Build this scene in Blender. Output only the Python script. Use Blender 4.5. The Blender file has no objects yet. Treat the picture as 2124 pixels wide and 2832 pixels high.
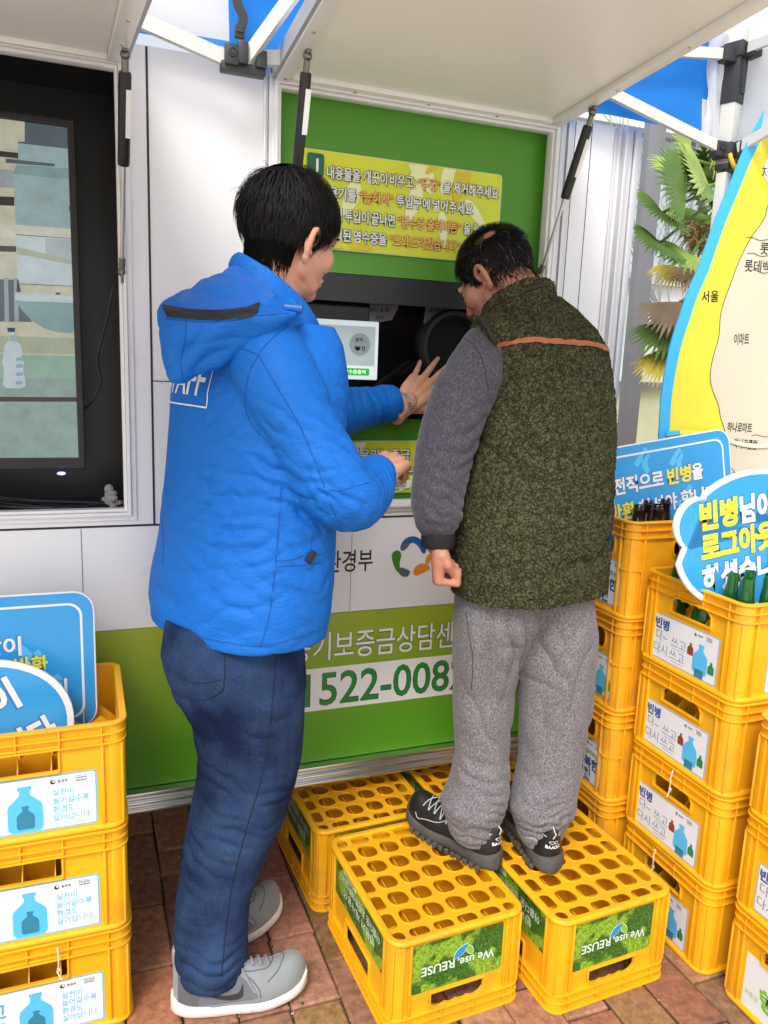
import bpy, bmesh, math, random
from mathutils import Vector as V, Matrix, noise as NZ
from math import radians as RD, sin, cos, pi, sqrt, exp, atan2, hypot
S = bpy.context.scene
# ------------------------------------------------------------------ camera, sky, sun, exposure
cam_d = bpy.data.cameras.new('camera'); cam = bpy.data.objects.new('camera', cam_d)
S.collection.objects.link(cam); S.camera = cam
R0 = ((0.9352291, -0.35200132, 0.03796853), (-0.03020555, -0.18618152, -0.98205095), (0.35275227, 0.91729576, -0.18475477))
CAM = V((0, 0, 1.43)); FPX = 2160.5
cam.matrix_world = Matrix(((R0[0][0], -R0[1][0], -R0[2][0], 0), (R0[0][1], -R0[1][1], -R0[2][1], 0),
                           (R0[0][2], -R0[1][2], -R0[2][2], 1.43), (0, 0, 0, 1)))
cam_d.sensor_fit = 'VERTICAL'; cam_d.sensor_height = 36; cam_d.lens = FPX / 2832 * 36
cam_d.clip_start = .05; cam_d.clip_end = 500
W = bpy.data.worlds.new('World'); S.world = W; W.use_nodes = True
wn = W.node_tree.nodes; wl = W.node_tree.links
SUN_EL, SUN_AZ = 50, 215          # azimuth clockwise from +y
sky = wn.new('ShaderNodeTexSky'); sky.sky_type = 'NISHITA'; sky.sun_disc = False
sky.sun_elevation = RD(SUN_EL); sky.sun_rotation = RD(SUN_AZ); sky.air_density = 1.0; sky.dust_density = 3.0
hs = wn.new('ShaderNodeHueSaturation'); hs.inputs['Saturation'].default_value = .32
wl.new(sky.outputs[0], hs.inputs['Color']); wl.new(hs.outputs[0], wn['Background'].inputs[0])
wn['Background'].inputs[1].default_value = 0.15
sd = bpy.data.lights.new('sun', 'SUN'); sun = bpy.data.objects.new('sun', sd); S.collection.objects.link(sun)
sd.energy = 1.3; sd.angle = RD(22); sd.color = (1, .955, .9)
_d = V((sin(RD(SUN_AZ)) * cos(RD(SUN_EL)), cos(RD(SUN_AZ)) * cos(RD(SUN_EL)), sin(RD(SUN_EL))))
sun.rotation_euler = _d.to_track_quat('Z', 'Y').to_euler(); sun.location = _d * 20
S.view_settings.view_transform = 'Standard'; S.view_settings.look = 'None'
S.view_settings.exposure = 0.70; S.view_settings.gamma = 1
S.cycles.max_bounces = 8; S.cycles.transparent_max_bounces = 12; S.cycles.sample_clamp_indirect = 4

# ------------------------------------------------------------------ helpers
def ray(px, py):
    a, b = (px - 1062) / FPX, (py - 1416) / FPX
    return V([R0[0][i] * a + R0[1][i] * b + R0[2][i] for i in range(3)])
def at(px, py, y=None, x=None, z=None):
    """point of the place seen at a photo pixel, on the plane y=, x= or z="""
    d = ray(px, py)
    t = y / d.y if y is not None else (x / d.x if x is not None else (z - 1.43) / d.z)
    return CAM + d * t

MATS = {}
def lin(c):
    return tuple((v / 12.92 if v <= .04045 else ((v + .055) / 1.055) ** 2.4) for v in c)
def mat(name, col, rough=.5, metal=0, spec=.5, bump=None, var=None, coord='Object', speck=None, emit=None, trans=0, ior=1.45, coat=0, sheen=0, sss=0, rand=False, extra=None):
    """col linear rgb; bump=(scale,strength,detail); var=(scale,amount) noise value variation; speck=(scale,lo,hi,colour)"""
    if name in MATS: return MATS[name]
    m = bpy.data.materials.new(name); m.use_nodes = True; MATS[name] = m
    n, l = m.node_tree.nodes, m.node_tree.links
    b = n['Principled BSDF']
    b.inputs['Base Color'].default_value = (*col, 1); b.inputs['Roughness'].default_value = rough
    b.inputs['Metallic'].default_value = metal; b.inputs['Specular IOR Level'].default_value = spec
    b.inputs['IOR'].default_value = ior
    if trans: b.inputs['Transmission Weight'].default_value = trans
    if coat: b.inputs['Coat Weight'].default_value = coat; b.inputs['Coat Roughness'].default_value = .08
    if sheen: b.inputs['Sheen Weight'].default_value = sheen; b.inputs['Sheen Roughness'].default_value = .5
    if sss: b.inputs['Subsurface Weight'].default_value = sss; b.inputs['Subsurface Radius'].default_value = (.01, .004, .002)
    if emit: b.inputs['Emission Color'].default_value = (*emit[:3], 1); b.inputs['Emission Strength'].default_value = emit[3]
    tc = n.new('ShaderNodeTexCoord'); vec = tc.outputs[coord]
    if rand:
        oi = n.new('ShaderNodeObjectInfo'); ad = n.new('ShaderNodeVectorMath'); ad.operation = 'MULTIPLY_ADD'
        cx = n.new('ShaderNodeCombineXYZ')
        for k in range(3): l.new(oi.outputs['Random'], cx.inputs[k])
        l.new(cx.outputs[0], ad.inputs[0]); ad.inputs[1].default_value = (37, 53, 71); l.new(vec, ad.inputs[2]); vec = ad.outputs[0]
    cur = None
    if var:
        t = n.new('ShaderNodeTexNoise'); t.inputs['Scale'].default_value = var[0]; t.inputs['Detail'].default_value = 5; t.inputs['Roughness'].default_value = .6
        l.new(vec, t.inputs['Vector'])
        r = n.new('ShaderNodeMapRange'); r.inputs[1].default_value = .3; r.inputs[2].default_value = .7
        r.inputs[3].default_value = 1 - var[1]; r.inputs[4].default_value = 1 + var[1]
        l.new(t.outputs[0], r.inputs[0])
        mx = n.new('ShaderNodeMix'); mx.data_type = 'RGBA'; mx.blend_type = 'MULTIPLY'; mx.inputs[0].default_value = 1
        mx.inputs[6].default_value = (*col, 1); l.new(r.outputs[0], mx.inputs[7]); cur = mx.outputs[2]
    if speck:
        t = n.new('ShaderNodeTexNoise'); t.inputs['Scale'].default_value = speck[0]; t.inputs['Detail'].default_value = speck[4] if len(speck) > 4 else 3
        l.new(vec, t.inputs['Vector'])
        r = n.new('ShaderNodeMapRange'); r.inputs[1].default_value = speck[1]; r.inputs[2].default_value = speck[2]
        l.new(t.outputs[0], r.inputs[0])
        mx = n.new('ShaderNodeMix'); mx.data_type = 'RGBA'; l.new(r.outputs[0], mx.inputs[0])
        if cur: l.new(cur, mx.inputs[6])
        else: mx.inputs[6].default_value = (*col, 1)
        mx.inputs[7].default_value = (*speck[3], 1); cur = mx.outputs[2]
    if cur: l.new(cur, b.inputs['Base Color'])
    if bump:
        t = n.new('ShaderNodeTexNoise'); t.inputs['Scale'].default_value = bump[0]; t.inputs['Detail'].default_value = bump[2] if len(bump) > 2 else 4
        l.new(vec, t.inputs['Vector'])
        bp = n.new('ShaderNodeBump'); bp.inputs['Strength'].default_value = bump[1]; bp.inputs['Distance'].default_value = bump[3] if len(bump) > 3 else .002
        l.new(t.outputs[0], bp.inputs['Height']); l.new(bp.outputs[0], b.inputs['Normal'])
    if extra: extra(n, l, b, tc)
    return m

def link(o, parent=None):
    S.collection.objects.link(o)
    if parent is not None: o.parent = parent
    return o
def tag(o, label=None, cat=None, group=None, kind=None):
    if label: o['label'] = label
    if cat: o['category'] = cat
    if group: o['group'] = group
    if kind: o['kind'] = kind
    return o
def thing(name, label, cat, loc=(0, 0, 0), rz=0, group=None, rx=0):
    o = bpy.data.objects.new(name, None); link(o); o.location = loc; o.rotation_euler = (rx, 0, rz); o.empty_display_size = .05
    return tag(o, label, cat, group)
def copy_tree(o, parent=None):
    c = o.copy(); link(c)
    if parent is not None: c.parent = parent
    for ch in list(o.children): copy_tree(ch, c)
    return c
def WALL(x, y, z): return Matrix(((1, 0, 0, x), (0, 0, -1, y), (0, 1, 0, z), (0, 0, 0, 1)))       # u right, v up, out of -y
def WEST(x, y, z): return Matrix(((0, 0, -1, x), (-1, 0, 0, y), (0, 1, 0, z), (0, 0, 0, 1)))      # faces -x
def TOP(x, y, z): return Matrix.Translation((x, y, z))
I4 = Matrix.Identity(4)

def rrect(w, h, r, n=6, cx=0, cy=0):
    r = min(r, w / 2 - 1e-5, h / 2 - 1e-5); p = []
    for (sx, sy, a0) in ((1, 1, 0), (-1, 1, 90), (-1, -1, 180), (1, -1, 270)):
        for k in range(n + 1):
            a = RD(a0 + 90 * k / n); p.append((cx + sx * (w / 2 - r) + r * cos(a), cy + sy * (h / 2 - r) + r * sin(a)))
    return p
def ell(rx, ry, n=32, cx=0, cy=0, rot=0):
    return [(cx + rx * cos(2 * pi * k / n) * cos(rot) - ry * sin(2 * pi * k / n) * sin(rot),
             cy + rx * cos(2 * pi * k / n) * sin(rot) + ry * sin(2 * pi * k / n) * cos(rot)) for k in range(n)]
def smooth_closed(pts, k=4):
    out = []; n = len(pts)
    for i in range(n):
        p0, p1, p2, p3 = [V(pts[(i + j) % n]) for j in (-1, 0, 1, 2)]
        for s in range(k):
            t = s / k
            out.append(tuple(.5 * ((2 * p1) + (p2 - p0) * t + (2 * p0 - 5 * p1 + 4 * p2 - p3) * t * t + (3 * p1 - p0 - 3 * p2 + p3) * t ** 3)))
    return out
def spline(pts, k=6):
    pts = [V(p) for p in pts]; out = []; n = len(pts)
    for i in range(n - 1):
        p0, p1, p2, p3 = pts[max(i - 1, 0)], pts[i], pts[i + 1], pts[min(i + 2, n - 1)]
        for s in range(k):
            t = s / k
            out.append(.5 * ((2 * p1) + (p2 - p0) * t + (2 * p0 - 5 * p1 + 4 * p2 - p3) * t * t + (3 * p1 - p0 - 3 * p2 + p3) * t ** 3))
    out.append(pts[-1]); return out

_dg = lambda: bpy.context.evaluated_depsgraph_get()
def curve_mesh(cu):
    o = bpy.data.objects.new('tmp', cu); S.collection.objects.link(o)
    m = bpy.data.meshes.new_from_object(o.evaluated_get(_dg())); bpy.data.objects.remove(o); bpy.data.curves.remove(cu)
    return m

class MB:
    def __init__(s): s.bm = bmesh.new()
    def _add(s, m, M, mi):
        m.transform(M)
        m.polygons.foreach_set('material_index', [mi] * len(m.polygons)); s.bm.from_mesh(m)
        bpy.data.meshes.remove(m)
    def box(s, c, size, mi=0, M=I4, bev=0):
        r = bmesh.ops.create_cube(s.bm, size=1); vs = r['verts']
        bmesh.ops.transform(s.bm, matrix=M @ Matrix.Translation(c) @ Matrix.Diagonal((*size, 1)), verts=vs)
        fs = {f for v in vs for f in v.link_faces}
        for f in fs: f.material_index = mi
        if bev:
            es = {e for v in vs for e in v.link_edges}
            q = bmesh.ops.bevel(s.bm, geom=list(es), offset=bev, segments=2, affect='EDGES', profile=.5)
            for f in q['faces']: f.material_index = mi
        return s
    def face(s, pts, mi=0, M=I4):
        f = s.bm.faces.new([s.bm.verts.new(M @ V(p)) for p in pts]); f.material_index = mi; return s
    def plate(s, outline, holes=(), t=.002, M=I4, mi=0, bev=0, w0=0):
        """prism of a 2D outline (with holes); its back lies at w0, its front at w0+t"""
        cu = bpy.data.curves.new('p', 'CURVE'); cu.dimensions = '2D'; cu.fill_mode = 'BOTH'
        cu.extrude = max(t / 2 - bev, 0); cu.bevel_depth = bev; cu.bevel_resolution = 1; cu.offset = -bev
        for pl in [outline, *holes]:
            sp = cu.splines.new('POLY'); sp.points.add(len(pl) - 1)
            for i, p in enumerate(pl): sp.points[i].co = (p[0], p[1], 0, 1)
            sp.use_cyclic_u = True
        s._add(curve_mesh(cu), M @ Matrix.Translation((0, 0, w0 + t / 2)), mi); return s
    def text(s, body, size, cx, cy, M=I4, mi=0, bold=.0, w=None, w0=.0004, rot=0, ext=0, font_aspect=1, shear=0, align='CENTER', h=None):
        """lettering centred at (cx,cy): size = em; w = width the line is fitted to; h = height it is fitted to"""
        cu = bpy.data.curves.new('t', 'FONT'); cu.body = body; cu.size = 1; cu.offset = bold; cu.extrude = ext; cu.shear = shear; cu.resolution_u = 3
        m = curve_mesh(cu)
        xs = [v.co.x for v in m.vertices]; ys = [v.co.y for v in m.vertices]
        x0, x1, y0, y1 = min(xs), max(xs), min(ys), max(ys)
        sy = size if h is None else h / (y1 - y0); sx = sy * font_aspect if w is None else w / (x1 - x0)
        ox = {'CENTER': (x0 + x1) / 2, 'LEFT': x0, 'RIGHT': x1}[align]
        s._add(m, M @ Matrix.Translation((cx, cy, w0)) @ Matrix.Rotation(rot, 4, 'Z') @ Matrix.Diagonal((sx, sy, 1, 1)) @ Matrix.Translation((-ox, -(y0 + y1) / 2, 0)), mi); return s
    def tube(s, pts, r, n=8, mi=0, caps=True, M=I4, sq=None):
        """tube along pts; r number or list; sq=(w,h,up) gives a rectangular bar"""
        pts = [M @ V(p) for p in pts]; rings = []
        rs = r if isinstance(r, (list, tuple)) else [r] * len(pts)
        t0 = (pts[1] - pts[0]).normalized(); up = V((0, 0, 1)) if abs(t0.z) < .95 else V((0, 1, 0))
        if sq: up = V(sq[2])
        a = t0.cross(up).normalized()
        for i, p in enumerate(pts):
            t = (pts[min(i + 1, len(pts) - 1)] - pts[max(i - 1, 0)]).normalized()
            a = (a - t * a.dot(t)).normalized(); b = t.cross(a)
            if sq: q = [a * sx * sq[0] / 2 + b * sy * sq[1] / 2 for sx, sy in ((1, 1), (-1, 1), (-1, -1), (1, -1))]
            else: q = [(a * cos(2 * pi * k / n) + b * sin(2 * pi * k / n)) * rs[i] for k in range(n)]
            rings.append([s.bm.verts.new(p + d) for d in q])
        s._skin(rings, mi, caps); return s
    def _skin(s, rings, mi=0, caps=True, closed=True):
        n = len(rings[0])
        for A, B in zip(rings, rings[1:]):
            for k in range(n if closed else n - 1):
                j = (k + 1) % n
                f = s.bm.faces.new((A[k], A[j], B[j], B[k])); f.material_index = mi
        if caps and closed:
            for rg in (list(reversed(rings[0])), rings[-1]):
                f = s.bm.faces.new(rg); f.material_index = mi
    def loft(s, rings, mi=0, caps=True, closed=True, M=I4):
        s._skin([[s.bm.verts.new(M @ V(p)) for p in rg] for rg in rings], mi, caps, closed); return s
    def lathe(s, prof, n=24, M=I4, mi=0):
        s.loft([[(r * cos(2 * pi * k / n), r * sin(2 * pi * k / n), z) for k in range(n)] for r, z in prof], mi, True, True, M); return s
    def ball(s, c, r, mi=0, M=I4, u=16, v=12):
        q = bmesh.ops.create_uvsphere(s.bm, u_segments=u, v_segments=v, radius=1)['verts']
        rr = r if isinstance(r, (tuple, list)) else (r, r, r)
        bmesh.ops.transform(s.bm, matrix=M @ Matrix.Translation(c) @ Matrix.Diagonal((*rr, 1)), verts=q)
        for f in {f for v_ in q for f in v_.link_faces}: f.material_index = mi
        return s
    def mesh(s, name, ang=35, smooth=True, norm=True):
        if norm: bmesh.ops.recalc_face_normals(s.bm, faces=s.bm.faces[:])
        m = bpy.data.meshes.new(name); s.bm.to_mesh(m); s.bm.free()
        if smooth:
            m.polygons.foreach_set('use_smooth', [True] * len(m.polygons))
            if ang < 180: m.set_sharp_from_angle(angle=RD(ang))
        return m
    def build(s, name, mats, parent=None, ang=35, smooth=True, norm=True):
        m = s.mesh(name, ang, smooth, norm)
        for q in (mats if isinstance(mats, (list, tuple)) else [mats]): m.materials.append(q)
        return link(bpy.data.objects.new(name, m), parent)

# ------------------------------------------------------------------ materials
def leafy(n, l, b, tc):
    t = n.new('ShaderNodeTexNoise'); t.inputs['Scale'].default_value = 170; t.inputs['Detail'].default_value = 6; t.inputs['Roughness'].default_value = .75
    l.new(tc.outputs['Object'], t.inputs['Vector'])
    t2 = n.new('ShaderNodeTexNoise'); t2.inputs['Scale'].default_value = 14; t2.inputs['Detail'].default_value = 2
    l.new(tc.outputs['Object'], t2.inputs['Vector'])
    def ramp(c0, c1, c2):
        r = n.new('ShaderNodeValToRGB'); e = r.color_ramp.elements; e[0].position = .34; e[0].color = (*c0, 1); e[1].position = .68; e[1].color = (*c2, 1); k = e.new(.5); k.color = (*c1, 1)
        l.new(t.outputs[0], r.inputs[0]); return r
    d_, y_ = ramp((.008, .03, .006), (.035, .13, .014), (.13, .30, .04)), ramp((.05, .14, .012), (.22, .40, .03), (.52, .62, .07))
    r = n.new('ShaderNodeMapRange'); r.inputs[1].default_value = .50; r.inputs[2].default_value = .56; l.new(t2.outputs[0], r.inputs[0])
    mx = n.new('ShaderNodeMix'); mx.data_type = 'RGBA'; l.new(r.outputs[0], mx.inputs[0]); l.new(d_.outputs[0], mx.inputs[6]); l.new(y_.outputs[0], mx.inputs[7]); l.new(mx.outputs[2], b.inputs['Base Color'])
YEL = mat('crate_plastic', (.86, .42, .010), .42, var=(5, .05), bump=(90, .05, 3), rand=True, speck=(8, .54, .92, (.50, .25, .04), 8))
YEL2 = mat('beer_crate_plastic', (.85, .385, .010), .45, var=(5, .06), bump=(90, .05, 3), rand=True, speck=(8, .52, .92, (.40, .19, .04), 8))
WHITE = mat('white_panel', (.80, .80, .825), .38, var=(1.5, .03), bump=(4, .06, 3, .01), speck=(7, .66, .95, (.52, .51, .5), 8))
ALU = mat('aluminium', (.72, .72, .72), .32, 1, bump=(40, .03), var=(8, .06))
ALUS = mat('satin_profile', (.66, .66, .67), .5, .6); ALUW = mat('white_profile', (.78, .78, .79), .3, var=(6, .03))
GAP = mat('panel_gap', (.03, .03, .032), .7)
BLACK = mat('black_recess', (.006, .006, .007), .35, var=(3, .2))
BLKP = mat('black_plastic', (.012, .012, .013), .4, bump=(150, .1))
CHAR = mat('charcoal_fascia', (.022, .023, .027), .45)
CHROME = mat('chrome', (.75, .73, .7), .2, 1)
PWHITE = mat('white_print', (.82, .82, .82), .4)
PBLACK = mat('black_print', (.02, .02, .022), .45)
LBLUE = mat('blue_print', (.03, .33, .72), .28, coat=.3)
LBLUE2 = mat('light_blue_print', (.10, .5, .86), .3)
DBLUE = mat('dark_blue_print', (.025, .10, .36), .4)
PGRAY = mat('grey_blue_print', (.32, .44, .6), .45)
PYEL = mat('yellow_print', (.9, .72, .03), .4)
GRASS = mat('grass_print', (.1, .3, .03), .4, extra=leafy)
# ------------------------------------------------------------------ ground
def brick_tone(n, l, b, tc):
    a = n.new('ShaderNodeVertexColor'); a.layer_name = 'tone'
    t = n.new('ShaderNodeTexNoise'); t.inputs['Scale'].default_value = 45; t.inputs['Detail'].default_value = 7; t.inputs['Roughness'].default_value = .7
    l.new(tc.outputs['Object'], t.inputs['Vector'])
    r = n.new('ShaderNodeMapRange'); r.inputs[1].default_value = .33; r.inputs[2].default_value = .68; r.inputs[3].default_value = .52; r.inputs[4].default_value = 1.25
    l.new(t.outputs[0], r.inputs[0])
    mx = n.new('ShaderNodeMix'); mx.data_type = 'RGBA'; mx.blend_type = 'MULTIPLY'; mx.inputs[0].default_value = 1
    l.new(a.outputs[0], mx.inputs[6]); l.new(r.outputs[0], mx.inputs[7])
    t3 = n.new('ShaderNodeTexNoise'); t3.inputs['Scale'].default_value = 9; t3.inputs['Detail'].default_value = 6; t3.inputs['Roughness'].default_value = .65
    l.new(tc.outputs['Object'], t3.inputs['Vector'])
    r3 = n.new('ShaderNodeMapRange'); r3.inputs[1].default_value = .56; r3.inputs[2].default_value = .78; r3.inputs[4].default_value = .62
    l.new(t3.outputs[0], r3.inputs[0])
    mx3 = n.new('ShaderNodeMix'); mx3.data_type = 'RGBA'; l.new(r3.outputs[0], mx3.inputs[0]); l.new(mx.outputs[2], mx3.inputs[6]); mx3.inputs[7].default_value = (.075, .048, .035, 1)
    l.new(mx3.outputs[2], b.inputs['Base Color'])
    t2 = n.new('ShaderNodeTexNoise'); t2.inputs['Scale'].default_value = 130; t2.inputs['Detail'].default_value = 6
    l.new(tc.outputs['Object'], t2.inputs['Vector'])
    bp = n.new('ShaderNodeBump'); bp.inputs['Strength'].default_value = .55; bp.inputs['Distance'].default_value = .003
    l.new(t2.outputs[0], bp.inputs['Height']); l.new(bp.outputs[0], b.inputs['Normal'])
BRICK = mat('brick_paver', (.28, .12, .06), .8, extra=brick_tone)
SOIL = mat('joint_soil', (.035, .028, .02), .95, bump=(60, .8), speck=(14, .6, .7, (.05, .075, .02)))
gm = MB(); gm.face([(-200, -200, -.016), (200, -200, -.016), (200, 200, -.016), (-200, 200, -.016)])
tag(gm.build('ground', mat('pale_bounce_paving', (.72, .65, .56), .85, bump=(60, .5), var=(2, .15))), kind='structure')  # unseen ground beyond the bricks, made pale to bounce light upwards
gm = MB(); gm.face([(-2.4, .35, -.010), (4.6, .35, -.010), (4.6, 4.2, -.010), (-2.4, 4.2, -.010)])
tag(gm.build('ground_soil', SOIL), kind='structure')
def brick_pavement():
    rnd = random.Random(5); m = MB(); tones = []
    x = .157 - .1165 * 22
    while x < 4.6:
        w = .1165; y = .35 + rnd.random() * .0
        while y < 4.2:
            L = rnd.choice((.226, .226, .226, .111)); g = .0045
            dz = rnd.uniform(-.0022, .0022); tx, ty = rnd.uniform(-.006, .006), rnd.uniform(-.006, .006); sk = rnd.uniform(-.003, .003)
            cx, cy = x + w / 2, y + L / 2; a, b = w / 2 - g / 2, L / 2 - g / 2; bev = .005
            lo, hi, tp = [], [], []
            for sx, sy in ((1, 1), (-1, 1), (-1, -1), (1, -1)):
                jx, jy = rnd.uniform(-.0015, .0015), rnd.uniform(-.0015, .0015)
                px, py = sx * a + jx + sk * sy, sy * b + jy
                lo.append((cx + px, cy + py, -.02)); hi.append((cx + px, cy + py, -.004 + dz))
                qx, qy = px - sx * bev, py - sy * bev
                tp.append((cx + qx, cy + qy, dz + tx * qx + ty * qy))
            k = len(m.bm.faces); m.loft([lo, hi, tp], caps=False); m.face(tp)
            t = rnd.uniform(.84, 1.14); c = (.60 * t, .425 * t * rnd.uniform(.92, 1.1), .322 * t * rnd.uniform(.9, 1.12), 1)
            tones += [c] * (len(m.bm.faces) - k)
            y += L
        x += w
    bmesh.ops.remove_doubles(m.bm, verts=m.bm.verts[:], dist=1e-6)
    col = m.bm.loops.layers.color.new('tone')
    for f, c in zip(m.bm.faces, tones):
        for lp in f.loops: lp[col] = c
    return m.build('brick_pavement', BRICK, ang=20)
tag(brick_pavement(), kind='structure')
def grit():
    rnd = random.Random(77); m = MB()
    for k in range(700):
        x, y = rnd.uniform(-.5, 2.6), rnd.uniform(.95, 2.3)
        if rnd.random() < .75:                                   # mostly washed into the joints
            i = round((x - .157) / .1165); x = .157 + .1165 * i + rnd.gauss(0, .0025)
        r = rnd.choice((.0012, .0016, .002, .003)) * rnd.uniform(.7, 1.2)
        m.ball((x, y, .001), (r * rnd.uniform(.8, 1.5), r, r * .7), rnd.choice((0, 0, 1, 2)), u=6, v=4)
    for k in range(420):                                         # moss and wisps of dry grass in the joints
        i = rnd.randint(-4, 18); x = .157 + .1165 * i + rnd.gauss(0, .003); y = rnd.choice((1.49, 1.2, 1.72, 2.0, 1.05)) + rnd.gauss(0, .12)
        h = rnd.uniform(.003, .010); dx, dy = rnd.uniform(-.006, .006), rnd.uniform(-.006, .006)
        m.face([(x - .0008, y, -.004), (x + .0008, y, -.004), (x + dx, y + dy, h)], rnd.choice((3, 3, 4)))
    return m.build('grit', [mat('grit_dark', (.06, .05, .04), .9), mat('grit_pale', (.42, .38, .33), .9), mat('grit_brown', (.20, .11, .06), .9), mat('moss', (.06, .10, .02), .9), mat('dry_wisp', (.32, .24, .10), .9)], ang=180)
tag(grit(), kind='stuff')

# ------------------------------------------------------------------ the booth
YB = 1.95; ZB0, ZB1 = .288, 2.10; XR = 1.475; XL = -1.5
booth = thing('recycling_booth', 'white container booth with green lower front and two raised hatches', 'booth', (0, YB, 0))
def bpart(m, name, mats, **k):
    o = m.build(name, mats, booth, **k); o.matrix_parent_inverse = Matrix.Translation((0, -YB, 0)); return o
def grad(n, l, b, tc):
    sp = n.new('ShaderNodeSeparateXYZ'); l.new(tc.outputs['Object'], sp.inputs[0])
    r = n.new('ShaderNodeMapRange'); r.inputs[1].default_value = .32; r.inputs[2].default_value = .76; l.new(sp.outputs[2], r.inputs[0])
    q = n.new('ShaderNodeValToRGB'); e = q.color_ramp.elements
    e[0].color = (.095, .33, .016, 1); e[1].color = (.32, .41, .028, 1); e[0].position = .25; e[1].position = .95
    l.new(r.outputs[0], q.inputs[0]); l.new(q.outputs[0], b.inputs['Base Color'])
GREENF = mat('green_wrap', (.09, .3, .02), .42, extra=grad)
GREEN = mat('green_board', (.085, .29, .026), .4, var=(2, .04))
ox0, ox1, oz0, oz1 = .441, 1.197, 1.060, 2.066     # return opening
tx0, tx1, tz0, tz1 = -1.15, .088, 1.058, 2.05      # screen opening
wm = MB(); M = WALL(0, YB, 0)
def wrect(x0, x1, z0, z1): return [(x0, z0), (x1, z0), (x1, z1), (x0, z1)]
# front skin with its two openings, in panels parted by narrow dark seams
wm.plate(wrect(XL, XR, .762, ZB1), [wrect(tx0, tx1, tz0, tz1), wrect(ox0, ox1, oz0, oz1)], .03, M, w0=-.03)
wm.box((XL + .015, YB + .95, (ZB0 + ZB1) / 2), (.03, 1.84, ZB1 - ZB0 - .004)); wm.box((XR - .015, YB + .95, (ZB0 + ZB1) / 2), (.03, 1.84, ZB1 - ZB0 - .004))
wm.box(((XL + XR) / 2, YB + 1.885, (ZB0 + ZB1) / 2), (XR - XL - .004, .03, ZB1 - ZB0 - .004)); wm.box(((XL + XR) / 2, YB + .95, ZB1 - .02), (XR - XL - .066, 1.83, .03))
wm.box(((XL + XR) / 2, YB + .95, ZB0 + .02), (XR - XL - .066, 1.83, .03))
bpart(wm, 'wall', WHITE)
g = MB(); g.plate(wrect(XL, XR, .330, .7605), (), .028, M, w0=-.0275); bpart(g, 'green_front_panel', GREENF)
s = MB()
def seam(x0, z0, x1, z1, wd=.004):
    s.plate(wrect(min(x0, x1) - (wd / 2 if x0 == x1 else 0), max(x0, x1) + (wd / 2 if x0 == x1 else 0), min(z0, z1) - (wd / 2 if z0 == z1 else 0), max(z0, z1) + (wd / 2 if z0 == z1 else 0)), (), .001, M, w0=.0003)
seam(.148, 1.0265, .148, 2.098, .005); seam(XL, 1.024, 1.47, 1.024, .005); seam(.150, 1.372, .418, 1.372, .0025); seam(.4275, 1.03, .4275, 2.098, .003)
seam(-.02, .765, -.02, 1.02, .0012); seam(.66, .765, .66, 1.02, .001); seam(1.262, 1.03, 1.262, 2.098, .0015); seam(1.315, 1.03, 1.315, 2.098, .0015); seam(1.1, .765, 1.1, 1.02, .001)
bpart(s, 'panel_seam', GAP, smooth=False)
# aluminium profiles
for x, w_, d, zc, hh_ in ((.4135, .010, .008, 1.56, 1.07), (.4335, .010, .008, 1.56, 1.07), (1.222, .016, .010, 1.56, 1.07), (1.243, .016, .012, 1.56, 1.07), (1.395, .012, .006, 1.56, 1.07), (1.420, .014, .022, 1.20, 1.8), (1.437, .014, .014, 1.20, 1.8), (1.456, .020, .02, 1.20, 1.8)):
    p = MB(); p.box((x, YB - d / 2, zc), (w_, d, hh_), bev=.002); bpart(p, 'corner_profile', ALUS)
br = MB()
br.box(((XL + XR) / 2, YB - .004, .319), (XR - XL, .05, .018), bev=.003)
br.box(((XL + XR) / 2, YB - .010, .3025), (XR - XL, .06, .0145), bev=.003)
br.box(((XL + XR) / 2, YB - .016, .290), (XR - XL, .07, .010), bev=.003)
bpart(br, 'base_rail', ALU)
def window_frame(x0, x1, z0, z1):
    f = MB(); e = .020
    f.plate(wrect(x0 - e, x1 + e, z0 - e, z1 + e), [wrect(x0 - e + .012, x1 + e - .012, z0 - e + .012, z1 + e - .012)], .006, M, w0=.0004, bev=.0015)
    f.plate(wrect(x0 - .0075, x1 + .0075, z0 - .0075, z1 + .0075), [wrect(x0 + .001, x1 - .001, z0 + .001, z1 - .001)], .018, M, w0=-.002, bev=.002)
    f.plate(wrect(x0 + .0012, x1 - .0012, z0 + .0012, z1 - .0012), [wrect(x0 + .009, x1 - .009, z0 + .009, z1 - .009)], .03, M, w0=-.022, bev=.002)
    return bpart(f, 'window_frame', ALUW)
window_frame(tx0, tx1, tz0, tz1); window_frame(ox0, ox1, oz0, oz1)
# left recess: a black box
rb = MB(); dpt = .24
rb.box(((tx0 + tx1) / 2, YB + dpt, (tz0 + tz1) / 2), (tx1 - tx0 + .08, .02, tz1 - tz0 + .08))
for z in (tz0 - .011, tz1 + .011): rb.box(((tx0 + tx1) / 2, YB + .13, z), (tx1 - tx0 + .02, .19, .018))
for x in (tx0 - .011, tx1 + .011): rb.box((x, YB + .13, (tz0 + tz1) / 2), (.018, .19, tz1 - tz0 + .04))
bpart(rb, 'recess_lining', BLACK)
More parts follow.
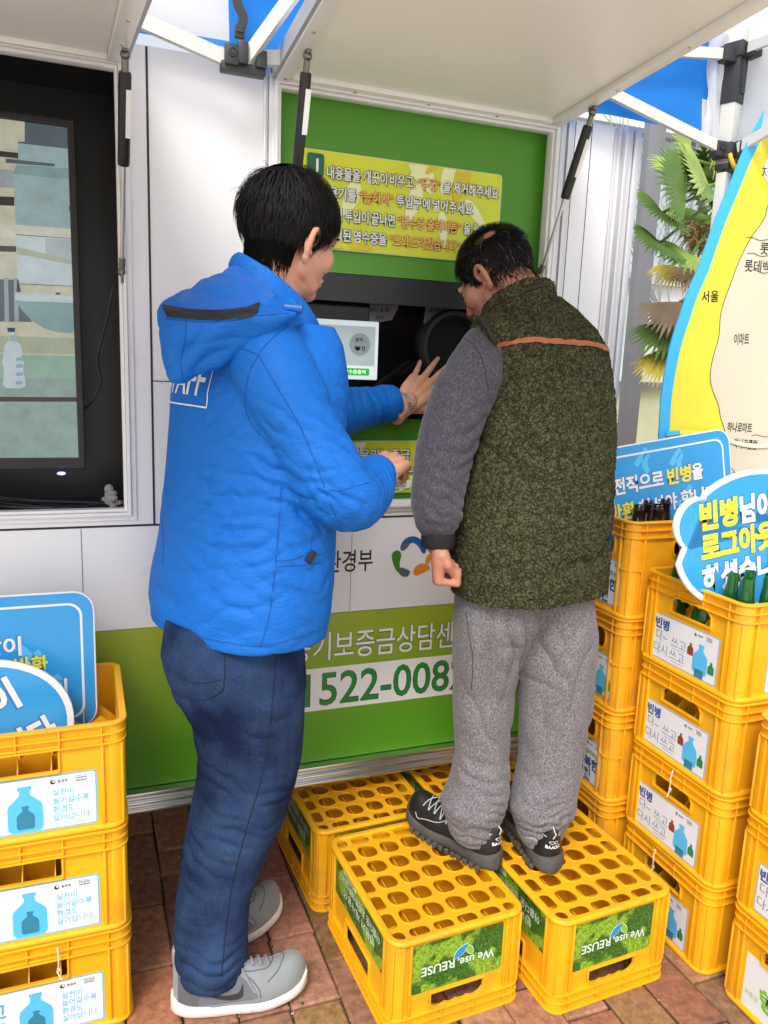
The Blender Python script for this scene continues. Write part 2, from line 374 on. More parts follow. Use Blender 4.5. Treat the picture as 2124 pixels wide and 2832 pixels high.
# right opening: green board with a black reader niche
NX0, NX1, NZ0, NZ1 = .515, 1.165, 1.286, 1.658
gb = MB(); GM = WALL(0, YB + .045, 0)
gb.plate(wrect(ox0 - .02, ox1 + .02, oz0 - .02, oz1 + .02), [wrect(NX0, NX1, NZ0, NZ1)], .02, GM, w0=-.02)
for x in (ox0 - .006, ox1 + .006): gb.box((x, YB + .029, (oz0 + oz1) / 2), (.01, .0318, oz1 - oz0))
bpart(gb, 'machine_board', GREEN)
nb = MB()
nb.box(((NX0 + NX1) / 2, YB + .14, (NZ0 + NZ1) / 2), (NX1 - NX0 + .1, .02, NZ1 - NZ0 + .1))
for z in (NZ0 - .008, NZ1 + .008): nb.box(((NX0 + NX1) / 2, YB + .098, z), (NX1 - NX0 + .03, .062, .014))
for x in (NX0 - .008, NX1 + .008): nb.box((x, YB + .098, (NZ0 + NZ1) / 2), (.014, .062, NZ1 - NZ0))
bpart(nb, 'niche', mat('black_gloss', (.004, .004, .005), .12))
fs = MB(); fs.plate(wrect(NX0 + .002, NX1 - .002, 1.588, NZ1 - .002), (), .010, GM, w0=-.006, bev=.001)
for x, z in ((.985, 1.628), (.70, 1.632)): fs.lathe([(.003, 0), (.003, .002), (0.0005, .0025)], 10, GM @ Matrix.Translation((x, z, .004)))
bpart(fs, 'fascia', CHAR)
# intake ring
rg = MB(); RM = WALL(.983, YB + .128, 1.488)
prof = [(.100, 0), (.100, .02), (.095, .030), (.085, .030), (.079, .02), (.076, -.005)]
rr = [[((r) * cos(2 * pi * k / 48), (r) * 1.04 * sin(2 * pi * k / 48), z) for k in range(48)] for r, z in prof]
rg.loft(rr, 0, False, True, RM)
bpart(rg, 'intake_ring', mat('intake_rubber', (.03, .029, .028), .5))
ih = MB(); ih.plate(ell(.077, .080, 40), (), .002, RM, w0=.001); bpart(ih, 'intake_dark_disc', mat('intake_dark', (.001, .001, .001), .8))  # black disc put in for the dark inside of the hole
# reader display
DX0, DX1, DZ0, DZ1 = .545, .757, 1.388, 1.545
DM = WALL((DX0 + DX1) / 2, YB + .113, (DZ0 + DZ1) / 2)
dw, dh = DX1 - DX0, DZ1 - DZ0
d = MB(); d.plate(rrect(dw, dh, .004), (), .016, DM, bev=.002, w0=-.014); disp = bpart(d, 'display', mat('screen_white', (.55, .6, .6), .3, emit=(.62, .7, .7, .42)))
d = MB(); d.plate(rrect(dw - .020, .105, .001, cy=.012), (), .0006, DM, w0=.0022); d.plate(ell(.030, .030, 40, .052, .016), (), .0006, DM, 1, w0=.003)
d.plate(rrect(.075, .019, .003, cx=.044, cy=-.0575), (), .001, DM, 2, w0=.0022)
d.text('총액 :', .012, .052, .028, DM, 3, .02, w0=.004); d.text('₩ 0', .017, .052, .006, DM, 3, .03, w0=.004); d.text('영수증출력', .012, .040, -.0575, DM, 4, .01, w=.062, w0=.0036)
o = d.build('display_picture', [mat('scr_grey', (.33, .38, .39), .3, emit=(.42, .49, .5, .33)), mat('scr_grey2', (.2, .23, .24), .3, emit=(.28, .32, .33, .28)), mat('scr_green', (.02, .25, .03), .3, emit=(.03, .42, .05, .5)), PBLACK, mat('scr_white', (.7, .8, .7), .3, emit=(.7, .85, .7, .6))], disp, smooth=False)
# paper notes inside the niche (dimness put into their grey, lettering only hinted at in the photo)
NOTE = mat('dim_paper', (.16, .155, .15), .7); NOTET = mat('note_ink', (.03, .03, .03), .7)
for (cx, cz, w_, h_, kind, rot) in ((.775, 1.578, .088, .075, 0, .05), (.952, 1.586, .11, .08, 1, -.05)):
    n_ = MB(); NM = WALL(cx, YB + .128, cz) @ Matrix.Rotation(rot, 4, 'Z')
    n_.plate([(-w_ / 2, -h_ / 2), (w_ / 2 - .02, -h_ / 2 + .012), (w_ / 2, .01), (w_ / 2 - .012, h_ / 2), (-w_ / 2 + .006, h_ / 2)], (), .0008, NM)
    rows = ('반납 순서', '하나 둘 셋', '문의') if kind == 0 else ('병을 천천히', '넣어주세요', '!!')
    for k, t_ in enumerate(rows): n_.text(t_, .013, -.012, .019 - .019 * k, NM, 1, .02, w0=.0016)
    bpart(n_, 'paper_note', [NOTE, NOTET], smooth=False)

# sign boards on the machine
LEAF = [mat('sign_lime', (.66, .72, .04), .35, var=(6, .06)), mat('sign_pale', (.82, .86, .48), .35), mat('sign_mid', (.42, .60, .05), .35), mat('sign_gold', (.66, .55, .02), .35), mat('sign_edge', (.72, .75, .45), .4)]
OUTL = mat('outline_green', (.012, .05, .035), .4); ORNG = mat('orange_print', (.92, .47, .14), .4); DKG = mat('dark_green_print', (.012, .14, .06), .35)
def leafbg(m, Mx, w_, h_, rnd, n=12):
    for k in range(n):
        cx, cy = rnd.uniform(-.5, .5) * w_, rnd.uniform(-.5, .5) * h_; a = rnd.uniform(0, pi); L = rnd.uniform(.05, .12); q = rnd.uniform(.35, .7)
        pts = []
        for i in range(25):
            t = i / 24 * 2 * pi
            x_ = L / 2 * cos(t); y_ = L / 2 * q * sin(t) * (.75 + .25 * cos(t))
            X = cx + x_ * cos(a) - y_ * sin(a); Y = cy + x_ * sin(a) + y_ * cos(a)
            pts.append((max(-w_ / 2 + .004, min(w_ / 2 - .004, X)), max(-h_ / 2 + .004, min(h_ / 2 - .004, Y))))
        ar = sum(pts[i][0] * pts[(i + 1) % 25][1] - pts[(i + 1) % 25][0] * pts[i][1] for i in range(25))
        if abs(ar) > .0008: m.plate(pts, (), .0002, Mx, rnd.choice((1, 1, 2, 3)), w0=.0002 + .00012 * k)
sgn = thing('instruction_sign', 'wide lime green instruction board numbered 1 with four lines of lettering', 'sign', (.775, YB + .03, 1.70))
SW, SH = .562, .232; SM = WALL(.788, YB + .036, 1.829)
q = MB(); q.plate(rrect(SW, SH, .012), (), .006, SM, 4, w0=-.008); q.plate(rrect(SW - .004, SH - .004, .011), (), .001, SM, 0, w0=-.0018)
leafbg(q, SM, SW, SH, random.Random(3), 16)
o = q.build('board', LEAF, sgn, smooth=False); o.matrix_parent_inverse = sgn.matrix_basis.inverted()
q = MB(); q.plate(rrect(.043, .052, .007, cx=-.241, cy=.080), (), .0004, SM, 3, w0=.0028); q.text('1', .044, -.237, .078, SM, 0, .02, w0=.0040)
def rich(m, parts, x, y, size, Mx, asp=.86, b0=.018, b1=.060, sp=.0):
    """outlined lettering, run by run: [(text, material index)]"""
    for t_, mi in parts:
        cu = bpy.data.curves.new('t', 'FONT'); cu.body = t_; mm = curve_mesh(cu); xs = [v.co.x for v in mm.vertices]; x0_, x1_ = min(xs), max(xs); bpy.data.meshes.remove(mm)
        wd = (x1_ - x0_) * size * asp
        yy = y + (size * .12 if t_ in '“”' else 0)
        hh = None
        m.text(t_, size, x, yy, Mx, 1 if mi != 2 else 7, b1 if mi != 2 else .045, w0=.0030, font_aspect=asp, align='LEFT'); m.text(t_, size, x, yy, Mx, mi, b0, w0=.0040, font_aspect=asp, align='LEFT')
        x += wd + size * (.10 + sp) * (0 if '“' in t_ and False else 1.6)
sz = .033
rich(q, [('내용물을', 0), ('깨끗이', 0), ('비우고,', 0), ('“뚜껑”', 2), ('을', 0), ('제거해주세요', 0)], -.212, .066, sz, SM, .745, sp=.06)
rich(q, [('용기를', 0), ('“눕혀서”', 2), ('투입구에', 0), ('넣어주세요', 0)], -.205, .018, sz, SM, .80, sp=.06)
rich(q, [('용기', 0), ('투입이', 0), ('끝나면', 0), ('“영수증', 2), ('출력버튼”', 2), ('을', 0), ('눌러주세요', 0)], -.212, -.032, sz, SM, .74, sp=.06)
rich(q, [('출력된', 0), ('영수증을', 0), ('“도와드리겠습니다”', 2), ('에서', 0), ('환불', 0)], -.212, -.080, sz, SM, .76, sp=.06)
o = q.build('lettering', [PWHITE, OUTL, ORNG, DKG, DKG, DKG, DKG, mat('outline_olive', (.13, .10, .02), .4)], sgn, smooth=False); o.matrix_parent_inverse = sgn.matrix_basis.inverted()
sg2 = thing('deposit_sign', 'small lime green deposit notice below the machine niche', 'sign', (.80, YB + .03, 1.09))
S2 = WALL(.795, YB + .036, 1.155); W2, H2 = .40, .145
q = MB(); q.plate(rrect(W2, H2, .004), (), .005, S2, 4, w0=-.008); q.plate(rrect(W2 - .004, H2 - .004, .003), (), .001, S2, 0, w0=-.0028); leafbg(q, S2, W2, H2, random.Random(11), 10)
o = q.build('board', LEAF, sg2, smooth=False); o.matrix_parent_inverse = sg2.matrix_basis.inverted()
q = MB()
rich(q, [('빈용기보증금', 0)], -.135, .034, .037, S2, .86); rich(q, [('소중한', 0), ('돈입니다', 0)], -.120, -.006, .037, S2, .86)
q.plate(rrect(.11, .024, .012, cx=-.008, cy=-.047), (), .0004, S2, 0, w0=.0028)
q.text('한국순환자원', .0085, .012, -.0425, S2, 3, .02, w=.036, w0=.004); q.text('유통지원센터', .0085, .012, -.0525, S2, 3, .02, w=.036, w0=.004)
for k, mi in enumerate((4, 5, 6)):
    a = RD(90 + 120 * k); q.plate(ell(.0042, .0024, 14, -.020 + .0055 * cos(a), -.047 + .0055 * sin(a), a + pi / 2), (), .0004, S2, mi, w0=.0036)
o = q.build('lettering', [PWHITE, OUTL, ORNG, PBLACK, DBLUE, DKG, mat('brown_print', (.3, .1, .04), .4)], sg2, smooth=False); o.matrix_parent_inverse = sg2.matrix_basis.inverted()
# lettering on the booth's front
lt = MB(); LM = WALL(0, YB, 0)
lt.text('환경부', .075, .655, .905, LM, 0, .012, w=.135, h=.062, w0=.0006)
lt.plate(wrect(.30, 1.155, .482, .606), (), .0006, LM, 1, w0=.0003)
lt.text('빈용기보증금상담센터', .085, .738, .668, LM, 2, .03, w=.60, h=.080, w0=.0010)
lt.text('빈용기보증금상담센터', .085, .738, .668, LM, 1, .008, w=.60, h=.080, w0=.0016)
lt.text('1522-0082', .1, .786, .5435, LM, 4, .016, w=.497, h=.098, w0=.0016)
lt.text('1522-0082', .1, .786, .5435, LM, 3, .004, w=.497, h=.098, w0=.0020)
bpart(lt, 'lettering', [PBLACK, PWHITE, mat('olive_outline', (.09, .10, .03), .5), mat('phone_green', (.02, .23, .04), .4), mat('phone_edge', (.01, .08, .03), .4)], smooth=False)
em = MB(); EC = (.838, .908)
def blob(pts, mi, w0): em.plate(smooth_closed([(EC[0] + a, EC[1] + b) for a, b in pts], 5), (), .0005, LM, mi, w0=w0)
blob([(-.034, .036), (-.022, .052), (.0, .058), (.022, .050), (.038, .030), (.042, .012), (.032, .008), (.018, .028), (.0, .040), (-.016, .030), (-.028, .022)], 0, .0008)
blob([(-.034, .036), (-.036, .024), (-.028, .018), (-.016, .026), (-.008, .040), (-.018, .042)], 3, .0014)
blob([(-.060, -.002), (-.058, .014), (-.044, .020), (-.032, .008), (-.036, -.016), (-.032, -.036), (-.022, -.046), (-.036, -.046), (-.050, -.030)], 1, .0008)
blob([(-.034, -.030), (-.018, -.034), (-.004, -.042), (-.010, -.056), (-.024, -.056), (-.036, -.046)], 3, .0014)
blob([(.006, -.048), (.012, -.030), (.030, -.022), (.050, -.028), (.056, -.040), (.034, -.050), (.016, -.056)], 2, .0008)
blob([(.044, -.026), (.058, -.014), (.060, .002), (.050, .004), (.042, -.010)], 2, .0011)
bpart(em, 'emblem', [mat('emblem_blue', (.015, .12, .35), .4), mat('emblem_green', (.05, .22, .02), .4), mat('emblem_orange', (.75, .28, .02), .4), mat('emblem_grey', (.10, .12, .13), .4)], smooth=False)

# hatches
HATM = mat('hatch_skin', (.88, .86, .80), .35, var=(2, .03), bump=(3, .05, 2, .01))
def hatch(x0, x1, y0, z0, tilt, length):
    Hm = Matrix.Translation((0, y0, z0)) @ Matrix.Rotation(tilt, 4, 'X')      # local -y runs outwards
    h = MB(); t = .045; xc, wd = (x0 + x1) / 2, x1 - x0; rim = .034
    h.box((xc, -length / 2, .030), (wd - .004, length - .004, .032), 0, Hm)
    for x in (x0 + rim / 2, x1 - rim / 2):
        h.box((x, -length / 2, .010), (rim, length, .020), 1, Hm, .003)
    for y in (-rim / 2, -length + rim / 2): h.box((xc, y, .0105), (wd - 2 * rim, rim, .019), 1, Hm, .003)
    h.box((xc, -length / 2, .0135), (wd - 2 * rim - .006, length - 2 * rim - .006, .003), 0, Hm)
    for x in (x0 + rim / 2, x1 - rim / 2):
        for k in range(5):
            y = -.03 - k * (length - .06) / 4
            h.lathe([(.0045, 0), (.0045, -.002), (.002, -.003)], 10, Hm @ Matrix.Translation((x, y, .0)), 2)
    for k in range(1, 4): h.lathe([(.0045, 0), (.0045, -.002), (.002, -.003)], 10, Hm @ Matrix.Translation((x0 + wd * k / 4, -rim / 2, .001)), 2)
    # grey outer edge trim
    for x in (x0 - .004, x1 + .004): h.box((x, -length / 2, .026), (.008, length, .040), 3, Hm)
    h.box((xc, -length - .004, .026), (wd + .016, .008, .040), 3, Hm)
    return bpart(h, 'hatch', [HATM, mat('hatch_rim', (.84, .83, .80), .35), CHROME, mat('edge_trim', (.36, .37, .38), .4)]), Hm
h1, HM1 = hatch(ox0 - .006, ox1 + .006, YB - .004, 2.068, RD(-3.2), 1.03)
h2, HM2 = hatch(tx0 - .01, tx1 + .012, YB - .004, 2.052, RD(10.5), 1.03)
def strut(a, b, split=.58, rc=.0125):
    a, b = V(a), V(b); d_ = (b - a); L = d_.length; d_ /= L
    m = MB(); m.tube([a + d_ * .03, a + d_ * .035, a + d_ * L * split * .97, a + d_ * L * split], [rc * .9, rc, rc, rc * .9], 16)
    m.tube([a + d_ * L * split * .9, a + d_ * (L * split * .9 + .002)], rc * 1.04, 16)
    o_ = bpart(m, 'gas_strut', BLKP)
    m = MB(); m.tube([a + d_ * L * split, b - d_ * .012], .0045, 10)
    r_ = m.build('piston_rod', mat('steel_rod', (.5, .48, .45), .3, 1), o_)
    for e, s_ in ((a, 1), (b, -1)):
        m = MB(); m.tube([e, e + d_ * s_ * .032], .007, 10); m.ball(e, .010)
        m.box(e + V((0, 0, .012 if s_ > 0 else 0)), (.012, .026, .018) if s_ > 0 else (.006, .02, .05), bev=.003)
        m.build('end_bracket', mat('bracket_metal', (.2, .19, .17), .4, 1), o_)
    m = MB(); side = V((.0, -1, 0)); m.box((0, 0, 0), (.012, .002, .09), 0, Matrix.Translation(a + d_ * .11 + V((.006, -.0125, 0))) @ d_.to_track_quat('Z', 'Y').to_matrix().to_4x4())
    r_ = m.build('sticker', PWHITE, o_, smooth=False)
    return o_
strut(HM1 @ V((ox0 + .022, -.185, -.010)), (ox0 + .026, YB - .008, 1.60), .62)
strut(HM1 @ V((ox1 + .001, -.165, -.012)), (1.176, YB - .012, 1.685), .50)
strut(HM2 @ V((tx1 + .004, -.22, -.010)), (tx1 - .002, YB - .010, 1.615), .47)

# ------------------------------------------------------------------ television in the left recess
tv = thing('television', 'large upright flat screen television showing a pale cartoon kitchen', 'television', (-.35, 2.07, 1.14))
TVX0, TVX1, TVZ0, TVZ1 = -.66, -.005, 1.150, 1.952; TY = 2.05; TM = WALL(0, TY, 0)
def tvp(m, name, mats, **k):
    o_ = m.build(name, mats, tv, **k); o_.matrix_parent_inverse = tv.matrix_basis.inverted(); return o_
m = MB(); m.plate(wrect(TVX0, TVX1, TVZ0, TVZ1), [wrect(TVX0 + .016, TVX1 - .016, TVZ0 + .028, TVZ1 - .016)], .022, TM, w0=-.02, bev=.003)
m.box(((TVX0 + TVX1) / 2, TY + .04, (TVZ0 + TVZ1) / 2), (.5, .04, .6)); tvp(m, 'bezel', BLKP)
def scr_tex(c, e):  # mottled emission stands in for reflections on the screen
    def f(n, l, b, tc):
        t = n.new('ShaderNodeTexNoise'); t.inputs['Scale'].default_value = 28; t.inputs['Detail'].default_value = 8; t.inputs['Roughness'].default_value = .7; l.new(tc.outputs['Object'], t.inputs['Vector'])
        r = n.new('ShaderNodeMapRange'); r.inputs[1].default_value = .3; r.inputs[2].default_value = .7; r.inputs[3].default_value = e * .78; r.inputs[4].default_value = e * 1.18; l.new(t.outputs[0], r.inputs[0]); l.new(r.outputs[0], b.inputs['Emission Strength'])
    return f
def scr(name, c, e=.31, r=.08): return mat('screen_' + name, tuple(v * .25 for v in c), r, emit=(*c, e), coat=.25, extra=scr_tex(c, e))
sx0, sx1, sz0, sz1 = TVX0 + .016, TVX1 - .016, TVZ0 + .028, TVZ1 - .016
m = MB(); m.plate(wrect(sx0, sx1, sz0, sz1), (), .004, TM, w0=-.012); tvp(m, 'screen', scr('cream', (.62, .62, .48)))  # cracks between tufts darkened, their shade put into the colour
def spx(px, py):
    q_ = at(px, py, y=TY); return (q_.x, q_.z)
m = MB(); L0 = -.0075; lay = 0
def poly(pts, mi):
    global lay
    lay += 1
    pp = [spx(*p_) for p_ in pts]; pp = [(max(sx0, min(sx1, a)), max(sz0, min(sz1, b))) for a, b in pp]
    m.plate(pp, (), .0001, TM, mi, w0=-.0079 + lay * .00015)
K = 420 / 808.0
def z4(x, y): return (x * K, 300 + y * K)
def zp(lst, mi): poly([z4(*a) for a in lst], mi)
zp([(130, 60), (400, 90), (400, 220), (95, 180), (95, 172), (130, 172)], 4)
zp([(95, 180), (400, 215), (400, 330), (85, 290)], 1)
zp([(-300, 190), (95, 232), (95, 262), (-300, 220)], 6); zp([(28, 262), (290, 290), (290, 305), (28, 285)], 4)
zp([(-300, 300), (72, 325), (72, 420), (-300, 400)], 5); zp([(85, 295), (400, 320), (400, 380), (70, 345)], 2)
zp([(70, 347), (400, 378), (410, 690), (85, 670)], 1); zp([(-300, 450), (75, 468), (75, 515), (-300, 500)], 6)
zp([(366, 517), (400, 520), (400, 542), (366, 540)], 4)
zp([(-300, 590), (400, 640), (400, 690), (-300, 680)], 0)
zp([(85, 674), (405, 694), (420, 945), (92, 930)], 3); zp([(240, 690), (405, 698), (408, 808), (244, 800)], 7); zp([(88, 735), (410, 808), (410, 832), (88, 772)], 8)
zp([(-300, 715), (85, 732), (85, 762), (-300, 748)], 6)
zp([(-300, 900), (90, 910), (95, 1010), (170, 1135), (-300, 1130)], 4)
for k in range(-5, 2): zp([(20 + 52 * k, 900), (42 + 52 * k, 901), (48 + 52 * k, 1136), (24 + 52 * k, 1135)], 5)
zp([(80, 980), (420, 1000), (420, 1036), (80, 1020)], 3); zp([(85, 1024), (425, 1036), (428, 1185), (385, 1196), (300, 1190), (225, 1165), (165, 1125), (115, 1070)], 2)
zp([(-300, 1200), (440, 1225), (440, 1310), (-300, 1290)], 8); zp([(-300, 1305), (440, 1318), (440, 1440), (-300, 1432)], 9)
zp([(-300, 1436), (440, 1438), (440, 1535), (-300, 1530)], 10); zp([(-300, 1532), (440, 1537), (440, 1562), (-300, 1560)], 6)
zp([(-300, 1562), (450, 1564), (452, 1890), (-300, 1890)], 10)
zp([(90, 910), (97, 910), (110, 975), (88, 975)], 6); zp([(296, 977), (320, 978), (320, 992), (296, 991)], 4); zp([(85, 668), (405, 692), (405, 695), (85, 672)], 4); zp([(92, 930), (420, 946), (420, 949), (92, 934)], 4)
zp([(18, 1305), (24, 1262), (45, 1235), (48, 1190), (78, 1190), (84, 1232), (112, 1262), (120, 1302), (112, 1330), (128, 1350), (122, 1400), (134, 1440), (134, 1482), (100, 1490), (30, 1488), (14, 1470), (20, 1400), (12, 1340)], 3)
zp([(38, 1166), (80, 1168), (78, 1190), (40, 1188)], 11); zp([(52, 1205), (78, 1205), (104, 1240), (48, 1238)], 1)
for yy in (1325, 1362, 1405, 1452): zp([(84, yy), (120, yy - 2), (122, yy + 16), (86, yy + 18)], 12)
tvp(m, 'screen_picture', [scr('pale', (.66, .68, .56)), scr('teal', (.36, .52, .54)), scr('mottle', (.17, .28, .29), .5), scr('ice', (.58, .70, .74)), scr('slate', (.07, .10, .12), .5), scr('steel', (.36, .42, .46)), scr('dark', (.035, .035, .035)), scr('grey', (.46, .52, .56)), scr('sand', (.44, .50, .36)), scr('mint', (.30, .50, .40)), scr('counter', (.20, .29, .27), .5), scr('navy', (.02, .05, .12)), scr('sky', (.25, .48, .62))], smooth=False)
m = MB(); pl = at(170, 1308, y=TY); m.ball((pl.x, TY - .008, pl.z), (.010, .006, .004)); tvp(m, 'power_light', mat('led', (.02, .02, .1), .3, emit=(.1, .12, 1, 6)))
cb = MB()
cb.tube(spline([(.068, YB + .02, 1.585), (.05, YB + .06, 1.50), (.03, YB + .09, 1.42), (.035, YB + .10, 1.36), (.0, YB + .12, 1.30), (-.06, YB + .14, 1.28)]), .003, 6)
tag(cb.build('cable', BLKP), 'thin black cable hanging in the left recess beside the television', 'cable')
cb = MB(); rnd = random.Random(4)
for k in range(5):
    cb.tube(spline([(-.62 + .1 * k, YB + .05 + .03 * k, tz0 + .006), (-.45 + rnd.uniform(-.05, .05), YB + .10, tz0 + .03 + .02 * k), (-.30 + rnd.uniform(-.05, .05), YB + .05, tz0 + .045), (-.2 + .06 * k, YB + .09, tz0 + .006), (-.08 + .04 * k, YB + .05, tz0 + .005)]), .0035, 6)
tag(cb.build('cable_bundle', mat('cable_black', (.02, .02, .022), .45)), 'black cables heaped on the floor of the left recess', 'cables')
rag = MB(); 
for k in range(9):
    rag.ball((.055 + rnd.uniform(-.018, .014), YB + .03 + rnd.uniform(-.01, .01), tz0 + .012 + .005 * k), (rnd.uniform(.008, .014), rnd.uniform(.006, .011), rnd.uniform(.006, .012)), u=7, v=6)
tag(rag.build('rag', mat('grey_rag', (.25, .24, .23), .9, bump=(80, .6)), ang=20), 'small crumpled grey rag in the recess corner', 'rag')
# ------------------------------------------------------------------ bottle crates
def zig(L, n, z0, z1, peak, t):
    """divider outline: straight foot, zigzag top"""
    p = [(-L / 2, z0), (L / 2, z0)]
    for k in range(n, -1, -1):
        x = -L / 2 + L * k / n
        p.append((x, z1 if 0 < k < n else z1 - .01))
        if k: p.append((x - L / n / 2, z1 + peak))
    return p
def crate_meshes(L, Wd, H, nx, ny, mats, handle_z, beer=False):
    """upright crate, base centre at the origin, long axis x.  returns body and divider meshes"""
    m = MB(); inset, t, rc = .011, .0035, .034
    def ring(z, i0, i1, th, bev=.0012):
        m.plate(rrect(L - 2 * i0, Wd - 2 * i0, max(rc - i0, .004)), [rrect(L - 2 * i1, Wd - 2 * i1, max(rc - i1, .003))], th, TOP(0, 0, z), bev=bev)
    bz = .010
    # walls: four flat plates between rounded corners
    rib0 = H - .046
    for ax in range(4):
        ln, dp = ((L, Wd) if ax % 2 == 0 else (Wd, L))
        Mx = Matrix.Rotation(ax * pi / 2, 4, 'Z') @ WALL(0, -dp / 2 + inset, 0)
        hw = ln / 2 - rc
        if ax % 2 == 0: hole = rrect(.150, .050, .005, 3, 0, handle_z) if not beer else rrect(.13, .05, .02, 5, 0, handle_z)
        elif beer: hole = rrect(.19, .060, .022, 5, 0, handle_z)
        else:
            a, b = .066, .018
            hole = [(-a, handle_z - b), (a, handle_z - b)]; hole += [(a, handle_z + b * .3), (a - .008, handle_z + b * .8)]
            for k in range(1, 16):
                x = a - .010 - (2 * a - .02) * k / 16; hole.append((x, handle_z + b + .0035 * abs(sin(pi * k / 4)) - .002))
            hole += [(-a + .008, handle_z + b * .8), (-a, handle_z + b * .3)]
        m.plate([(-hw, .008), (hw, .008), (hw, H - .004), (-hw, H - .004)], [hole], t, Mx, w0=-t)
        # raised lip round the opening
        cx_, cz_ = 0, handle_z
        lip = [((x) * 1.06, cz_ + (z - cz_) * 1.2) for x, z in hole]
        m.plate(lip, [hole], .0065, Mx, w0=-.001, bev=.001)
        # uprights
        for sx in (-1, 1):
            u = hw - .016
            m.box((sx * u, (rib0 + .014) / 2, .0035), (.006, rib0 - .014, .007), 0, Mx, .0012)
            m.box((sx * (u + .016), (rib0 + .014) / 2, .0030), (.0045, rib0 - .014, .006), 0, Mx, .001)
        k_ = 4 if ax % 2 == 0 else 3
        for k in range(k_ + 1):
            u = -hw + .016 + (2 * hw - .032) * k / k_
            m.box((u, H - .025, .0040), (.0035, .042, .0075), 0, Mx, .0008)
        if beer:
            for sx in (-1, 1): m.box((sx * (hw - .008), H * .50, .0032), (.022, .0035, .0062), 0, Mx, .0008)
    for sx, sy, a0 in ((1, 1, 0), (-1, 1, 90), (-1, -1, 180), (1, -1, 270)):
        R_, r_ = rc - inset + .006, rc - inset - t
        cx_, cy_ = sx * (L / 2 - rc), sy * (Wd / 2 - rc)
        po, pi_ = [], []
        for k in range(9):
            a = RD(a0 + 90 * k / 8); po.append((cx_ + R_ * cos(a), cy_ + R_ * sin(a))); pi_.append((cx_ + r_ * cos(a), cy_ + r_ * sin(a)))
        m.plate(po + pi_[::-1], (), H - .012, TOP(0, 0, .008))
        a = RD(a0 + 45); m.box((0, 0, 0), (.006, .004, H - .06), 0, Matrix.Translation((cx_ + (R_ + .002) * cos(a), cy_ + (R_ + .002) * sin(a), H / 2 - .018)) @ Matrix.Rotation(a, 4, 'Z'), .001)
        if beer:
            po, pi_ = [], []
            for k in range(9):
                a = RD(a0 + 90 * k / 8); po.append((cx_ + (rc - .002) * cos(a), cy_ + (rc - .002) * sin(a))); pi_.append((cx_ + r_ * cos(a), cy_ + r_ * sin(a)))
            m.plate(po + pi_[::-1], (), .0035, TOP(0, 0, H * .5))
    ring(H - .006, 0, inset + t, .006, .002); ring(H - .026, .0015, inset + .001, .0032); ring(H - .046, .0015, inset + .001, .0032)
    # foot: rounded bead and grid floor with holes at the crossings
    prof = []
    for k in range(11):
        a = RD(-90 + 180 * k / 10); prof.append((-.0045 + .0065 * cos(a), .0070 + .0070 * sin(a)))
    prof += [(-.016, .014), (-.016, .004), (-.012, 0)]
    rr = [[(x, y, z) for x, y in rrect(L - .006 + 2 * d_, Wd - .006 + 2 * d_, rc + d_, 6)] for d_, z in prof]
    rr.append(rr[0]); m.loft(rr, caps=False)
    px, py = (L - .044) / nx, (Wd - .044) / ny; holes = []
    hx, hy = px * .80, py * .78
    for i in range(nx + 1):
        for j in range(ny + 1):
            x, y = -px * nx / 2 + px * i, -py * ny / 2 + py * j
            x0, x1, y0, y1 = x - hx / 2, x + hx / 2, y - hy / 2, y + hy / 2
            ex, ey = L / 2 - .019, Wd / 2 - .019
            x0, x1, y0, y1 = max(x0, -ex), min(x1, ex), max(y0, -ey), min(y1, ey)
            holes.append(rrect(x1 - x0, y1 - y0, min(.021, (x1 - x0) * .42, (y1 - y0) * .42), 5, (x0 + x1) / 2, (y0 + y1) / 2))
    m.plate(rrect(L - .03, Wd - .03, rc - .015), holes, .0035, TOP(0, 0, .0055), bev=.0008)
    for h_ in holes:                                             # beads round the drain holes
        cx_ = sum(p[0] for p in h_) / len(h_); cy_ = sum(p[1] for p in h_) / len(h_)
        if abs(cx_) < L / 2 - .05 and abs(cy_) < Wd / 2 - .05:
            m.plate([(cx_ + (x - cx_) * 1.10, cy_ + (y - cy_) * 1.12) for x, y in h_], [h_], .0045, TOP(0, 0, .0035), bev=.0009)
    body = m.mesh('crate_body', 40)
    d = MB(); zt = H * .60
    for i in range(1, nx): d.plate(zig(Wd - 2 * inset - .008, ny, .024, zt, .022, .002), (), .0022, Matrix.Translation((-px * nx / 2 + px * i, 0, 0)) @ Matrix.Rotation(pi / 2, 4, 'Z') @ WALL(0, 0.0011, 0))
    for j in range(1, ny): d.plate(zig(L - 2 * inset - .008, nx, .024, zt, .022, .002), (), .0022, WALL(0, -py * ny / 2 + py * j + .0011, 0))
    div = d.mesh('crate_dividers', 30)
    for q in (body, div): q.materials.append(mats)
    return body, div
CL, CW, CH = .415, .340, .235
SB = crate_meshes(CL, CW, CH, 6, 5, YEL, .168)
BL, BW, BH = .42, .345, .2645
BB = crate_meshes(BL, BW, BH, 5, 4, YEL2, .19, True)

